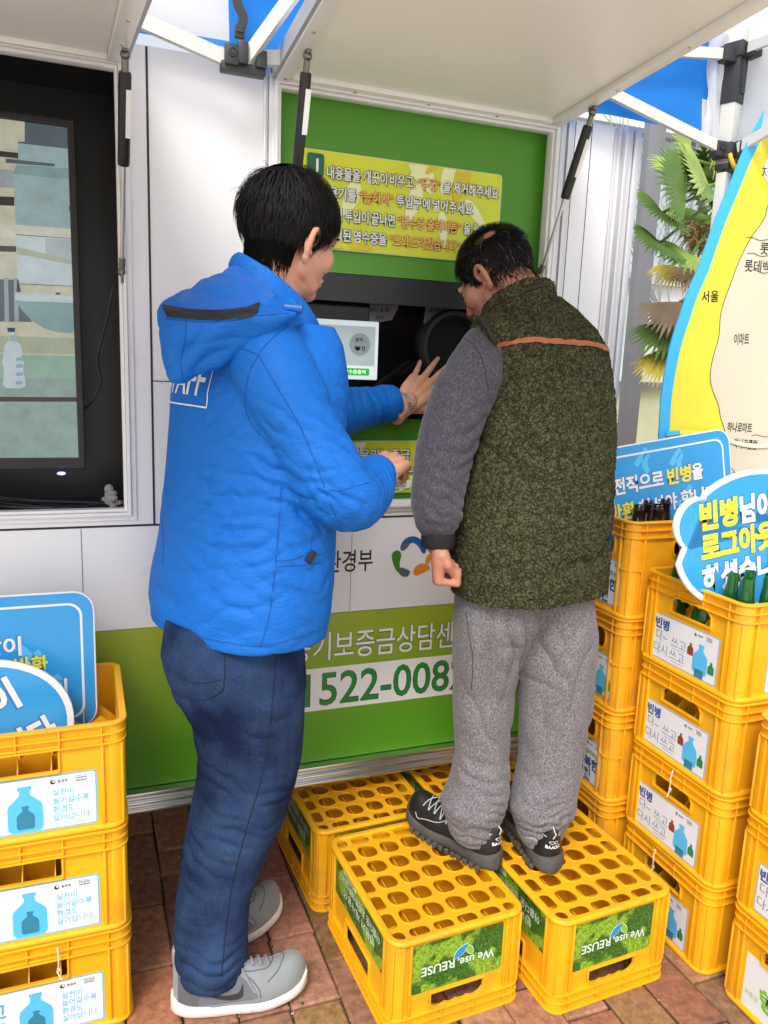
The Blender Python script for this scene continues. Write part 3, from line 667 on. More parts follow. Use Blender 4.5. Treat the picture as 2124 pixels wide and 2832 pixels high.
def bottle_icon(m, Mx, cx, cy, h, mi, w0):
    p = [(.13, .5), (.13, .42), (.10, .40), (.11, .30), (.30, .12), (.33, .02), (.33, -.42), (.27, -.5)]
    pts = [(cx + x * h, cy + y * h) for x, y in p] + [(cx - x * h, cy + y * h) for x, y in p[::-1]]
    m.plate(pts, (), .0002, Mx, mi, w0=w0)
LM_ = [PGRAY, PWHITE, DBLUE, LBLUE2, PBLACK, mat('teal_print', (.03, .22, .33), .4), mat('brown_glass_print', (.25, .06, .02), .4), mat('green_glass_print', (.02, .25, .08), .4), mat('white_print_soft', (.76, .78, .82), .42), mat('grey_navy_print', (.13, .19, .32), .4), LBLUE, mat('lime_print', (.22, .52, .05), .4)]
def tiny_marks(m, x, y, s=1):
    m.plate(ell(.0042 * s, .0042 * s, 16, x, y), [ell(.0022 * s, .0022 * s, 12, x + .0012 * s, y + .001 * s)], .0002, I4, 4, w0=.0012)
    m.text('환경부', .006 * s, x + .016 * s, y, I4, 4, .02, w0=.0012); m.text('한국순환자원', .004 * s, x + .046 * s, y + .002 * s, I4, 4, .02, w=.018 * s, w0=.0012); m.text('유통지원센터', .004 * s, x + .046 * s, y - .003 * s, I4, 4, .02, w=.018 * s, w0=.0012)
    m.plate(wrect(x + .033 * s, x + .056 * s, y + .0055 * s, y + .006 * s), (), .0002, I4, 4, w0=.0012)
def lab_base(w_, h_, edge, white, r=.006, e=.0032):
    m = MB(); m.plate(rrect(w_, h_, r), (), .0008, I4, edge, w0=0); m.plate(rrect(w_ - 2 * e, h_ - 2 * e, r * .8), (), .0003, I4, white, w0=.0006)
    return m
def fin(m, nm): 
    q = m.mesh(nm, smooth=False)
    for x in LM_: q.materials.append(x)
    return q
# label meshes lie in u,v with w outwards
lw, lh = .292, .118
LAB_L = fin(lab_base(lw, lh, 3, 1), 'label')
m = MB()
m.text('다~ 쓰고', .045, -.102, .016, I4, 2, .02, w=.115, w0=.0012); m.text('다시 쓰고', .045, -.102, -.028, I4, 2, .02, w=.115, w0=.0012)
m.text('다~ 쓰고', .045, -.102, .016, I4, 3, .0, w=.115, w0=.0015); m.text('다시 쓰고', .045, -.102, -.028, I4, 3, .0, w=.115, w0=.0015)
bottle_icon(m, I4, .012, -.006, .098, 3, .0012); bottle_icon(m, I4, .012, -.024, .05, 5, .0015)
for k, t_ in enumerate(('실천이', '늘어갈수록', '환경도', '살아납니다')): m.text(t_, .0165, .062, .021 - .0185 * k, I4, 3, .015, w0=.0012, align='LEFT', font_aspect=.92)
tiny_marks(m, .064, .044, 1.15)
LET_L = fin(m, 'lettering')
sw, sh = .222, .118
LAB_S = fin(lab_base(sw, sh, 0, 8), 'label')
m = MB(); m.text('빈병', .029, -.080, .034, I4, 2, .045, w0=.0012)
m.text('다~', .030, -.079, .003, I4, 9, -.004, w0=.0012); m.text('쓰고', .030, -.018, .002, I4, 9, -.004, w0=.0012); m.text('다시', .030, -.079, -.031, I4, 9, -.004, w0=.0012); m.text('쓰고', .030, -.020, -.031, I4, 9, -.004, w0=.0012)
m.plate(wrect(-.036, .004, -.0155, -.0145), (), .0002, I4, 9, w0=.0012); m.plate(wrect(-.038, .002, -.0490, -.048), (), .0002, I4, 9, w0=.0012)
bottle_icon(m, I4, .057, -.010, .072, 3, .0012); m.plate(wrect(.043, .071, -.056, -.036), (), .0002, I4, 5, w0=.0015)
bottle_icon(m, I4, .023, .004, .030, 6, .0012); bottle_icon(m, I4, .093, -.020, .030, 7, .0012); tiny_marks(m, .035, .045, .95)
LET_S = fin(m, 'lettering')
LAB_H = fin(lab_base(.20, .125, 0, 8), 'label')
def happy(words, mi):
    m = MB(); m.text('환경을 생각하는', .017, .028, .024, I4, 4, .01, w0=.0012); m.text(words[0], .036, .038, -.006, I4, mi, .04, w0=.0012); m.text(words[1], .036, .022, -.042, I4, mi, .04, w0=.0012); tiny_marks(m, .032, .050, 1)
    return fin(m, 'lettering')
LET_H = happy(('행복한', '실천'), 2)
m = lab_base(.22, .14, 11, 8, .002, .0004); LAB_G = fin(m, 'label')
m = MB(); m.text('행복한', .05, .005, -.012, I4, 11, .06, w0=.0012); m.text('보증금', .014, -.085, -.026, I4, 11, .0, w0=.0012); m.plate(wrect(-.11, .11, -.07, -.064), (), .0002, I4, 11, w0=.0012)
LET_G = fin(m, 'lettering')
# grass printed labels of the upturned crates
gw, gh = .225, .120
m = MB(); m.plate(rrect(gw, gh, .005), (), .0008, I4, 0); LAB_GS = m.mesh('label', smooth=False); LAB_GS.materials.append(GRASS)
m = MB(); m.plate(rrect(.315, .100, .005), (), .0008, I4, 0); LAB_GL = m.mesh('label', smooth=False); LAB_GL.materials.append(GRASS)
GP = mat('pale_lettering', (.74, .80, .70), .4); GE = mat('lettering_edge', (.05, .28, .06), .4)
m = MB()
for mi, bo, w_ in ((1, .06, .0014), (0, .012, .0018)):
    m.text('We use,', .030, -.044, .010, I4, mi, bo, w0=w_, w=.094); m.text('REUSE', .030, .051, .009, I4, mi, bo, w0=w_, w=.082)
def leaf(m, x, y, L, wd, rot, mi, w0):
    pts = []
    for k in range(13):
        t = k / 12; pts.append((L * (t - .5), wd * sin(pi * t) * (1 - .35 * t)))
    pts += [(a, -b) for a, b in pts[-2:0:-1]]
    m.plate([(x + a * cos(rot) - b * sin(rot), y + a * sin(rot) + b * cos(rot)) for a, b in pts], (), .0002, I4, mi, w0=w0)
leaf(m, -.004, -.017, .050, .0125, RD(-138), 0, .0020); leaf(m, -.004, -.017, .046, .0108, RD(-138), 2, .0024); leaf(m, -.026, -.016, .036, .0105, RD(-60), 0, .0020); leaf(m, -.026, -.016, .032, .0088, RD(-60), 3, .0024)
LET_GS = m.mesh('lettering', smooth=False)
for q in (GP, GE, mat('leaf_blue', (.02, .28, .55), .4), mat('leaf_green', (.22, .5, .03), .4)): LET_GS.materials.append(q)
m = MB()
for k, t_ in enumerate(('빈용기 재사용은', '아름다운 공존의 약속입니다')): m.text(t_, .024, .0, .012 - .030 * k, I4, 0, .01, w0=.0014, w=.19 + .06 * k)
m.plate(rrect(.085, .011, .005, cx=.06, cy=-.040), (), .0003, I4, 0, w0=.0012); m.text('자원순환 캠페인', .008, .06, -.040, I4, 1, .02, w0=.0018)
LET_GL = m.mesh('lettering', smooth=False)
for q in (GP, GE): LET_GL.materials.append(q)

def add_label(c, side, lab, let, z, du=0, L=CL, Wd=CW, name='label'):
    """side: s/n long faces, w/e short faces"""
    o = bpy.data.objects.new(name, lab); link(o, c)
    ang = {'s': 0, 'e': pi / 2, 'n': pi, 'w': -pi / 2}[side]; dp = (Wd if side in 'sn' else L) / 2
    o.matrix_local = Matrix.Rotation(ang, 4, 'Z') @ WALL(du, -dp + .0112, z)
    if let:
        t = bpy.data.objects.new('lettering', let); link(t, o)
    return o
def make_crate(label, labs, kind='soju', name='bottle_crate', group=None):
    c = thing(name, label, 'crate', group=group)
    bd, dv = SB if kind == 'soju' else BB
    link(bpy.data.objects.new('body', bd), c); link(bpy.data.objects.new('dividers', dv), c)
    for a in labs: add_label(c, *a[:4], a[4] if len(a) > 4 else 0, *((CL, CW) if kind == 'soju' else (BL, BW)))
    return c
def place(c, x, y, z, rz=0, flip=False):
    c.location = (x, y, z + (CH if flip else 0)); c.rotation_euler = (pi if flip else 0, 0, rz); return c
rnd = random.Random(8)
def jit(a=.0035): return rnd.uniform(-a, a)
# -- four (five) upturned crates that the older man stands on.  long axis runs away from the camera
UG = 'upturned crates used as a step'
proto = make_crate('upturned yellow crate with grass print label, front one on the left, nearest the grey sneakers', [('e', LAB_GS, LET_GS, .082), ('w', LAB_GS, LET_GS, .082), ('s', LAB_GL, LET_GL, .068), ('n', LAB_GL, LET_GL, .068)], group=UG)
AX, AY = .731, 1.530
spots = [(.722, 1.5355, 'upturned yellow crate with grass print label, in front, under the left black shoe'),
         (1.094, 1.483, 'upturned yellow crate with grass print label, in front, under the right black shoe'),
         (.680, 1.968, 'upturned yellow crate pushed against the booth, beside the leg of the man in jeans'),
         (1.046, 2.008, 'upturned yellow crate against the booth behind the black shoes')]
for i, (x, y, lb) in enumerate(spots):
    c = proto if i == 0 else copy_tree(proto); c['label'] = lb
    place(c, x, y, 0, pi / 2 + (RD(2.8), RD(3.0), RD(2.6), RD(3.0))[i], True)
# -- stack on the left: three upright crates, long label side to the camera
LG = 'crates stacked on the left'
pl_ = make_crate('x', [('s', LAB_L, LET_L, .076)], group=LG)
for k, lb in enumerate(('yellow crate with a white label, on the ground at the bottom of the left stack', 'yellow crate with a white label, in the middle of the left stack', 'yellow crate holding two blue sign boards, on top of the left stack')):
    c = pl_ if k == 0 else copy_tree(pl_); c['label'] = lb
    place(c, .060 - CL / 2 + jit(.002), 1.548 + CW / 2 + jit(.002), CH * k, RD((.4, -.3, .3)[k]))
# -- right stack with green bottles
RG = 'crates stacked with green bottles on top'
pr = make_crate('x', [('w', LAB_S, LET_S, .074, -.012), ('s', LAB_S, LET_S, .074)], group=RG)
R1X, R1Y = 1.343 + CL / 2, 1.252 + CW / 2
for k, lb in enumerate(('yellow crate at the foot of the stack that carries the green bottles', 'second yellow crate from the ground under the green bottles, half hidden low down',
                        'yellow crate directly under the crate of green bottles', 'yellow crate full of green bottles, on top of its stack')):
    c = pr if k == 0 else copy_tree(pr); c['label'] = lb
    place(c, R1X + jit(), R1Y + jit(), CH * k, RD((-.6, .5, -.2, .4)[k]))
# -- beer crates behind
BG = 'taller crates stacked beside the booth'
pb = make_crate('x', [('w', LAB_H, LET_H, .085, .032)], 'beer', group=BG)
R0X, R0Y = 1.300 + BL / 2, 1.603 + BW / 2
for k, lb in enumerate(('taller yellow crate on the ground beside the booth, bottom of the dark bottle stack', 'taller yellow crate reading happy practice, second from the ground under the dark bottles',
                        'taller yellow crate with a bottle label, right below the crate of dark bottles', 'taller yellow crate holding dark brown bottles, on top of its stack')):
    if k == 0: c = pb
    else:
        c = copy_tree(pb)
    c['label'] = lb
    if k == 2:
        for ch in c.children:
            if ch.name.startswith('label'):
                ch.data = LAB_S
                for t_ in ch.children: t_.data = LET_S
    place(c, R0X + jit(.003), R0Y + jit(.003), BH * k, RD((.3, -.5, .4, -.2)[k]))
# -- near stack at the right border
NG = 'crates stacked at the right border'
pn = make_crate('x', [('w', LAB_S, LET_S, .078)], group=NG)
for k, lb in enumerate(('yellow crate with a white and green label, bottom of the nearest right stack', 'yellow crate with a blue bordered label, middle of the nearest right stack', 'empty yellow crate on top of the nearest right stack')):
    c = pn if k == 0 else copy_tree(pn); c['label'] = lb
    place(c, 1.368 + CL / 2 + jit(.002), 1.218 - CW / 2 + jit(.002), CH * k, RD((.5, -.4, .3)[k]))
for ch in pn.children:
    if ch.name.startswith('label'):
        ch.data = LAB_G
        for t_ in ch.children: t_.data = LET_G
# zip ties
ZIP = mat('cable_tie', (.72, .62, .5), .4)
def ziptie(Mx, label):
    m = MB(); m.tube([Mx @ V(p) for p in ((-.001, .030, .004), (.001, .012, .010), (.0, -.012, .008), (-.003, -.030, .003))], .0018, 6); m.tube([Mx @ V(p) for p in ((-.003, -.026, .006), (.006, -.036, .02))], .0016, 6); m.box((0, -.02, .007), (.006, .006, .005), 0, Mx)
    tag(m.build('cable_tie', ZIP), label, 'cable tie', 'cable ties on the crates')
ziptie(WEST(1.345, 1.412, CH * 2 - .035), 'pale cable tie on the handle of a crate two below the green bottles')
ziptie(WEST(1.345, 1.440, CH * 1 - .035), 'pale cable tie on a crate low in the stack beside the upturned crates')
ziptie(WALL(-.088, 1.552, CH * 1 - .040), 'pale cable tie hanging at the handle of the bottom left crate')

# ------------------------------------------------------------------ bottles
def glass(name, col):
    def ex(n, l, b, tc): pass
    return mat(name, col, .06, trans=.75, ior=1.5)
GGL = glass('green_glass', (.03, .30, .07)); BGL = mat('brown_glass', (.018, .008, .005), .07, spec=.7, coat=.4)
def bottle_mesh(nm, prof, threads, m_):
    m = MB(); m.lathe(prof, 20)
    if threads:
        H_ = prof[-1][1]
        for k in range(3):
            z = H_ - .007 - .0055 * k
            m.lathe([(.0118, z - .0016), (.0138, z), (.0118, z + .0016)], 20)
    q = m.mesh(nm, 50); q.materials.append(m_); q.transform(Matrix.Diagonal((1, 1, 1.17 if threads else 1.04, 1))); return q
GB = bottle_mesh('bottle', [(.001, 0), (.028, 0), (.0315, .004), (.0325, .012), (.0325, .105), (.030, .125), (.022, .150), (.0165, .175), (.0140, .200), (.0126, .205), (.0126, .226), (.0112, .227), (.0105, .18), (.001, .178)], True, GGL)
BBm = bottle_mesh('bottle', [(.001, 0), (.032, 0), (.0355, .005), (.0355, .15), (.033, .175), (.022, .205), (.0160, .235), (.0140, .252), (.0158, .255), (.0158, .262), (.0138, .2635), (.0138, .270), (.0120, .272), (.011, .24), (.001, .238)], False, BGL)
px_, py_ = (CL - .044) / 6, (CW - .044) / 5; zz = CH * 3 + .012
gi = 0
cells = [(i, j) for i in range(6) for j in range(5)]
rnd = random.Random(21)
def first_label(kind, where): return where
for (i, j) in cells:
    if (i, j) in ((0, 3), (2, 1), (3, 3), (4, 0), (1, 2)): continue
    x = R1X - px_ * 3 + px_ * (i + .5); y = R1Y - py_ * 2.5 + py_ * (j + .5)
    if i > 3: continue
    o = link(bpy.data.objects.new('green_bottle', GB)); o.location = (x + rnd.uniform(-.002, .002), y + rnd.uniform(-.002, .002), zz + rnd.uniform(0, .004)); o.rotation_euler = (rnd.uniform(-.03, .03), rnd.uniform(-.03, .03), rnd.uniform(0, 6))
    tag(o, 'empty green glass bottle standing in the top crate in front of the cloud shaped sign', 'bottle', 'green bottles in the top crate')
pbx, pby = (BL - .044) / 5, (BW - .044) / 4
for (i, j) in ((0, 0), (0, 2), (1, 0), (1, 1), (2, 0), (0, 1), (3, 0), (2, 1)):
    o = link(bpy.data.objects.new('brown_bottle', BBm)); o.location = (R0X - pbx * 2.5 + pbx * (i + .5) + rnd.uniform(-.004, .004), R0Y - pby * 2 + pby * (j + .5), BH * 3 + .012 + rnd.uniform(0, .012)); o.rotation_euler = (rnd.uniform(-.05, .05), rnd.uniform(-.05, .05), 0)
    tag(o, 'empty dark brown glass bottle standing in the tall top crate before the blue sign board', 'bottle', 'brown bottles in the tall crate')

# ------------------------------------------------------------------ blue sign boards stuck in the crates
def board(name, label, Mx, outline, inner, lines, face=LBLUE, edge=PWHITE, t=.008, inset=None, deco=0):
    o = thing(name, label, 'sign', tuple(Mx.translation))
    inv = Matrix.Translation(-Mx.translation)
    m = MB(); m.plate(outline, (), t, Mx, 0, w0=-t, bev=.001); m.plate(inner, (), .0006, Mx, 1, w0=-.0003)
    q = m.build('panel', [edge, face], o, smooth=False); q.matrix_parent_inverse = inv
    m = MB()
    if inset: m.plate(inset[0], [inset[1]], .0003, Mx, 0, w0=.0005)
    for (txt, h, x, y, mi, bold, w_) in lines:
        m.text(txt, h, x, y, Mx, 2, bold + .035, w0=.0007, w=w_, align='LEFT'); m.text(txt, h, x, y, Mx, mi, bold, w0=.0012, w=w_, align='LEFT')
    q = m.build('lettering', [PWHITE, PYEL, mat('letter_shadow', (.03, .2, .5), .4)], o, smooth=False); q.matrix_parent_inverse = inv
    if deco:
        r2 = random.Random(deco)
        for k in range(4):
            x, y, a, L = r2.uniform(-.17, .17), r2.uniform(-.12, .14), r2.choice((.75, .8, 2.3)), r2.uniform(.05, .10)
            m = MB(); m.plate([(x + u * cos(a) - v * sin(a), y + u * sin(a) + v * cos(a)) for u, v in rrect(L, .018, .002)], (), .0002, Mx, 0, w0=.0004)
            q = m.build('faint_stripe', [LBLUE2], o, smooth=False); q.matrix_parent_inverse = inv
            m = MB(); m.plate([(x + .04 + (.03 + d_) * cos(t_), y - .02 + (.03 + d_) * sin(t_)) for d_, ts in ((.009, range(0, 9)), (-.009, range(8, -1, -1))) for t_ in [RD(120 + 14 * q_) for q_ in ts]], (), .0002, Mx, 0, w0=.0004)
            q = m.build('faint_curve', [LBLUE2], o, smooth=False); q.matrix_parent_inverse = inv
    return o
def rects(w_, h_, r=.045, e=.0035, i0=.026, i1=.031):
    return rrect(w_, h_, r), rrect(w_ - 2 * e, h_ - 2 * e, r - e), (rrect(w_ - 2 * i0, h_ - 2 * i0, r - i0 * .6), rrect(w_ - 2 * i1, h_ - 2 * i1, r - i1 * .6))
def upright(x, y, z, yaw=0, lean=0, roll=0):
    return Matrix.Translation((x, y, z)) @ Matrix.Rotation(yaw, 4, 'Z') @ Matrix.Rotation(lean, 4, 'X') @ WALL(0, 0, 0) @ Matrix.Rotation(roll, 4, 'Z')
o1, i1, ins = rects(.424, .318)
board('sign_board', 'blue rectangular sign board with rounded corners leaning in the left crate', upright(-.208, 1.79, .752, lean=RD(-4)), o1, i1,
      [('유리멘탈이', .046, -.150, .045, 0, .03, .21), ('었으니', .046, -.150, -.008, 0, .03, .125), ('꼭 반환', .046, -.003, -.002, 1, .03, .115), ('해주세요 어머니', .046, -.150, -.060, 0, .03, .300)], inset=ins, deco=3)
def cloud(s=1.0):
    p = []
    for k in range(48):
        a = 2 * pi * k / 48
        r = 1 + .05 * cos(2 * a) * 0
        p.append((.240 * cos(a) * r, .170 * sin(a) * r))
    p = [(x, y) for x, y in p if not (x < -.165 and y > -.02)]
    # bulge on the upper left, as on a speech cloud
    i = max(range(len(p)), key=lambda q: p[q][0] < -.150 and p[q][1] > 0 and p[q][1] or -1)
    bulge = [(-.168 + .072 * cos(RD(a)), .062 + .066 * sin(RD(a))) for a in range(92, 252, 16)]
    p = p[:i + 1] + bulge + p[i + 1:]
    return [(x * s, y * s) for x, y in p]
co = cloud(); ci = [(x * .945 - (.0 if x > 0 else 0), y * .925) for x, y in co]
CT = [('빈병', .070, -.165, .078, 1, .05, .118), ('님이', .070, -.040, .078, 0, .05, .105), ('로그아웃', .070, -.165, .003, 1, .05, .235), ('하셨습니다', .070, -.165, -.072, 0, .05, .285)]
board('cloud_sign', 'blue cloud shaped sign board behind the green bottles, white edge', upright(1.498, 1.405, 1.050, yaw=RD(2), lean=RD(-6), roll=RD(6)), co, ci, CT)
board('cloud_sign', 'blue oval sign board tilted in the left crate before the rectangular one', upright(-.270, 1.695, .615, lean=RD(-5), roll=RD(24)), ell(.235, .175, 48), ell(.221, .161, 48),
      [('빈병님이', .075, -.105, .060, 0, .04, .255), ('반납되셨습니다', .075, -.19, -.052, 0, .04, .375)])
o1, i1, ins = rects(.450, .34)
board('sign_board', 'blue rectangular sign board rising behind the dark brown bottles', upright(1.530, 1.735, 1.093, lean=RD(-6), roll=RD(8), yaw=RD(1)), o1, i1,
      [('전적으로', .05, -.195, .062, 0, .035, .172), ('빈병', .05, -.010, .062, 1, .035, .085), ('을', .05, .078, .062, 0, .035, .040), ('반환', .05, -.215, -.008, 1, .035, .088), ('하셔야 합니다', .05, -.115, -.008, 0, .035, .28)], inset=ins, deco=8)

# ------------------------------------------------------------------ tent
TENTW = mat('tent_steel', (.62, .62, .58), .5, bump=(220, .25, 3)); JOINT = mat('tent_joint', (.035, .036, .04), .45)
def cloth_mat(name, col, tr):
    def ex(n, l, b, tc):
        t = n.new('ShaderNodeBsdfTranslucent'); t.inputs[0].default_value = (*col, 1)
        mx = n.new('ShaderNodeMixShader'); mx.inputs[0].default_value = tr
        l.new(b.outputs[0], mx.inputs[1]); l.new(t.outputs[0], mx.inputs[2]); l.new(mx.outputs[0], n['Material Output'].inputs[0])
    return mat(name, col, .7, sheen=.2, bump=(500, .1, 1), extra=ex)
CBLUE = cloth_mat('tent_cloth_blue', (.015, .24, .78), .5); CWHT = cloth_mat('tent_cloth_white', (.82, .82, .86), .6); CSKY = cloth_mat('tent_cloth_pale_blue', (.42, .66, .9), .6)
tent = thing('canopy_tent', 'folding canopy tent with white lattice bars, one leg and blue and white cloth edging', 'tent', (1.71, 1.87, 0))
TI = tent.matrix_basis.inverted()
def tp(m, name, mats, **k):
    o_ = m.build(name, mats, tent, **k); o_.matrix_parent_inverse = Matrix.Translation((-1.71, -1.87, 0)); return o_
m = MB(); m.box((1.71, 1.87, 1.0), (.030, .030, 2.0), bev=.002, M=Matrix.Translation((1.71, 1.87, 0)) @ Matrix.Rotation(RD(20), 4, 'Z') @ Matrix.Translation((-1.71, -1.87, 0)))
m.box((1.71, 1.87, 2.20), (.040, .040, .36), bev=.002, M=Matrix.Translation((1.71, 1.87, 0)) @ Matrix.Rotation(RD(20), 4, 'Z') @ Matrix.Translation((-1.71, -1.87, 0)))
m.box((1.71, 1.87, .006), (.09, .09, .008)); tp(m, 'leg', TENTW)
RZ = Matrix.Translation((1.71, 1.87, 0)) @ Matrix.Rotation(RD(20), 4, 'Z')
m = MB(); m.box((0, 0, 2.255), (.046, .046, .15), 0, RZ, .002); m.box((0, 0, 2.315), (.056, .056, .04), 0, RZ, .003)
m.box((-.038, -.004, 2.300), (.04, .034, .040), 0, Matrix.Translation((1.71, 1.87, 0)), .003); m.box((.02, -.035, 2.312), (.034, .04, .040), 0, Matrix.Translation((1.71, 1.87, 0)), .003)
m.box((.006, -.024, 2.25), (.02, .006, .09), 0, RZ, .001); tp(m, 'top_joint', JOINT)
m = MB(); m.box((0, 0, 2.055), (.056, .056, .042), 0, RZ, .003); m.box((-.034, -.004, 2.058), (.035, .034, .040), 0, Matrix.Translation((1.71, 1.87, 0)), .003); m.box((.02, -.034, 2.058), (.032, .035, .042), 0, Matrix.Translation((1.71, 1.87, 0)), .003)
m.box((0, 0, 2.022), (.040, .040, .03), 0, RZ, .002); m.lathe([(.009, 0), (.009, .003), (.004, .003), (.004, .001)], 14, WALL(1.676, 1.848, 2.062)); tp(m, 'slide_joint', JOINT)
UPZ = (0, 0, 1)
def bar(a, b, w_=.014, h_=.027):
    m = MB(); m.tube([a, b], 1, sq=(w_, h_, UPZ)); return tp(m, 'lattice_bar', TENTW)
bar((1.676, 1.866, 2.302), (1.0, 1.866, 2.222)); bar((1.678, 1.858, 2.060), (1.0, 1.880, 2.228))
bar((1.718, 1.835, 2.316), (1.80, .6, 2.30)); bar((1.720, 1.835, 2.060), (1.86, .6, 2.42))
bar((.312, 1.868, 2.072), (-.35, 1.868, 2.238), .016, .030); bar((.375, 1.872, 2.086), (.431, 1.872, 2.094), .016, .030)
q_ = at(800, 0, y=1.80); bar((.352, 1.862, 2.076), tuple(V((.352, 1.862, 2.076)) + (q_ - V((.352, 1.862, 2.076))) * 1.9), .016, .028)
m = MB(); m.box((.345, 1.868, 2.056), (.098, .030, .020), bev=.003); m.box((.318, 1.852, 2.077), (.030, .018, .042), bev=.003); m.box((.342, 1.852, 2.084), (.022, .024, .046), bev=.003); m.box((.383, 1.862, 2.078), (.024, .032, .036), bev=.003)
m.lathe([(.0095, 0), (.0095, .002), (.0080, .003), (.0078, .001), (.0035, .001), (.0035, .003)], 16, WALL(.318, 1.843, 2.08)); tp(m, 'truss_joint', JOINT)
def drape(name, mats, fn, u0, u1, v0, v1, nu, nv, mi=lambda u, v: 0):
    m = MB(); G = [[m.bm.verts.new(fn(u0 + (u1 - u0) * i / nu, v0 + (v1 - v0) * j / nv)) for j in range(nv + 1)] for i in range(nu + 1)]
    for i in range(nu):
        for j in range(nv):
            f = m.bm.faces.new((G[i][j], G[i + 1][j], G[i + 1][j + 1], G[i][j + 1])); f.material_index = mi(u0 + (u1 - u0) * (i + .5) / nu, v0 + (v1 - v0) * (j + .5) / nv)
    return tp(m, name, mats, ang=180)
def wav(u, v): return .010 * NZ.noise(V((u * 4, v * 9, 1.3))) + .006 * NZ.noise(V((u * 9, v * 3, 7.3))) + .008 * sin(v * 26 + 3 * NZ.noise(V((u * 2.5, v, 0))))
drape('back_edging', [CWHT, CBLUE, mat('hem_blue', (.03, .22, .62), .7)], lambda u, v: (u, 1.905 + wav(u, v) + .015 * (2.10 - v), v), -.9, 1.66, 2.106, 2.62, 128, 40,
      lambda u, v: 0 if (u < .318 and v > 2.118) or (u > 1.650 + .01 * sin(v * 20)) else (2 if u < .318 else 1))
drape('corner_panel', [CWHT], lambda u, v: (1.628 + u * .11 + .012 * sin(v * 18 + u * 6), 1.886 + .02 * NZ.noise(V((u * 5, v * 8, 2))) - .01 * u, v), 0, 1, 2.075, 2.36, 16, 24)
drape('side_edging', [CWHT, CSKY], lambda u, v: (1.755 + .4 * wav(u, v) + .05 * (1.88 - u), u, v), .55, 1.90, 2.09, 2.315, 60, 24, lambda u, v: 0 if u > 1.76 - .05 * (v - 2.1) else 1)
m = MB(); b0 = at(655, 0, y=1.86); b1 = at(672, 45, y=1.86); b2 = at(668, 75, y=1.86)
m.tube(spline([b0 + V((0, 0, .08)), b0, b1, b2]), 1, sq=(.020, .004, (0, 1, 0))); b3 = at(662, 88, y=1.855); m.box(tuple(b3), (.022, .012, .026), bev=.002); m.box((b3.x - .001, b3.y - .004, b3.z + .004), (.014, .012, .014)); tp(m, 'strap_buckle', JOINT)
hk = MB(); h0 = at(2018, 425, y=1.84); hk.tube(spline([h0, h0 + V((.006, -.004, -.018)), h0 + V((.018, -.006, -.034)), h0 + V((.034, -.006, -.034)), h0 + V((.038, -.006, -.020))]), .006, 10)
tag(hk.build('hook', mat('yellow_hook', (.85, .55, .03), .4)), 'small yellow plastic hook on the tent leg joint', 'hook')

# ------------------------------------------------------------------ bottle shaped store banner
bn = thing('store_banner', 'large bottle shaped cloth banner in yellow and cream with a blue edge', 'banner', (2.02, 1.80, 1.17))
BNX = 2.02
_e = [(2063, 402), (2023, 499), (1985, 590), (1956, 670), (1933, 737), (1904, 803), (1883, 865), (1861, 931), (1847, 988), (1835, 1055), (1828, 1107), (1824, 1178), (1822, 1216)]
_e = [at(a, b, y=1.80) for a, b in _e]
half = [(0, 2.34), (-.20, 2.34), (-.225, 2.22)] + [(p.x - BNX, p.z) for p in _e] + [(-.475, 1.17), (-.30, 1.125), (0, 1.11)]
def outline(sc, half=half):
    l_ = spline([(x, 0, z) for x, z in half], 4); pts = [(p.x, p.z) for p in l_]
    pts = pts + [(-x, z) for x, z in pts[-2:0:-1]]
    if sc: 
        out = []; n = len(pts)
        for i in range(n):
            a, b = V(pts[i - 1]), V(pts[(i + 1) % n]); t = (b - a).normalized(); nn = V((-t.y, t.x)); out.append((pts[i][0] + nn.x * sc, pts[i][1] + nn.y * sc))
        pts = out
    return pts
BM_ = WALL(BNX, 1.80, 0)
BB_ = mat('banner_blue', (.05, .45, .85), .6, bump=(300, .1)); BY = mat('banner_yellow', (.78, .69, .055), .6, var=(3, .05), bump=(300, .1)); BC = mat('banner_cream', (.64, .59, .46), .6, var=(3, .04), bump=(300, .1)); BP = mat('banner_paper', (.85, .85, .9), .6)
LNB = mat('banner_line', (.12, .22, .45), .6)
m = MB(); m.plate(outline(0), (), .004, BM_, 0, w0=-.004); m.plate(outline(.036), (), .0004, BM_, 1, w0=.0002)
_c = [(2124, 566), (2113, 604), (2080, 651), (2056, 694), (2037, 737), (2023, 775), (2004, 827), (1992, 870), (1987, 931), (1971, 988), (1963, 1041), (1971, 1083), (1985, 1117), (1992, 1155), (2004, 1193)]
_c = [at(a, b, y=1.80) for a, b in _c]
inn = [(0, 1.98), (-.16, 1.98)] + [(p.x - BNX, p.z) for p in _c] + [(-.2, 1.145), (0, 1.14)]
il = spline([(x, 0, z) for x, z in inn], 4); ip = [(p.x, p.z) for p in il]; ip = ip + [(-x, z) for x, z in ip[-2:0:-1]]
m.plate(ip, (), .0003, BM_, 2, w0=.0008)
m.plate(smooth_closed([(-.235, 2.02), (-.20, 2.055), (-.12, 2.06), (0, 2.05), (0, 1.985), (-.15, 1.985), (-.22, 1.975)], 3), (), .0003, BM_, 3, w0=.0012)
q = m.build('cloth', [BB_, BY, BC, BP], bn, smooth=False); q.matrix_parent_inverse = Matrix.Translation((-2.02, -1.80, -1.17))
m = MB()
def btxt(t_, px, py, h_, w_=None, rot=0, b=.01, mi=0):
    p_ = at(px, py, y=1.80); m.text(t_, h_, p_.x - BNX, p_.z, BM_, mi, b, w=w_, w0=.0016, rot=rot)
btxt('서울', 1963, 820, .034, rot=RD(6), b=.015); btxt('이마트', 2050, 938, .036, .055, rot=RD(4), b=.015); btxt('롯데백화점', 2118, 738, .036, rot=RD(2), b=.012); btxt('롯데마트', 2150, 690, .036, rot=RD(2), b=.012)
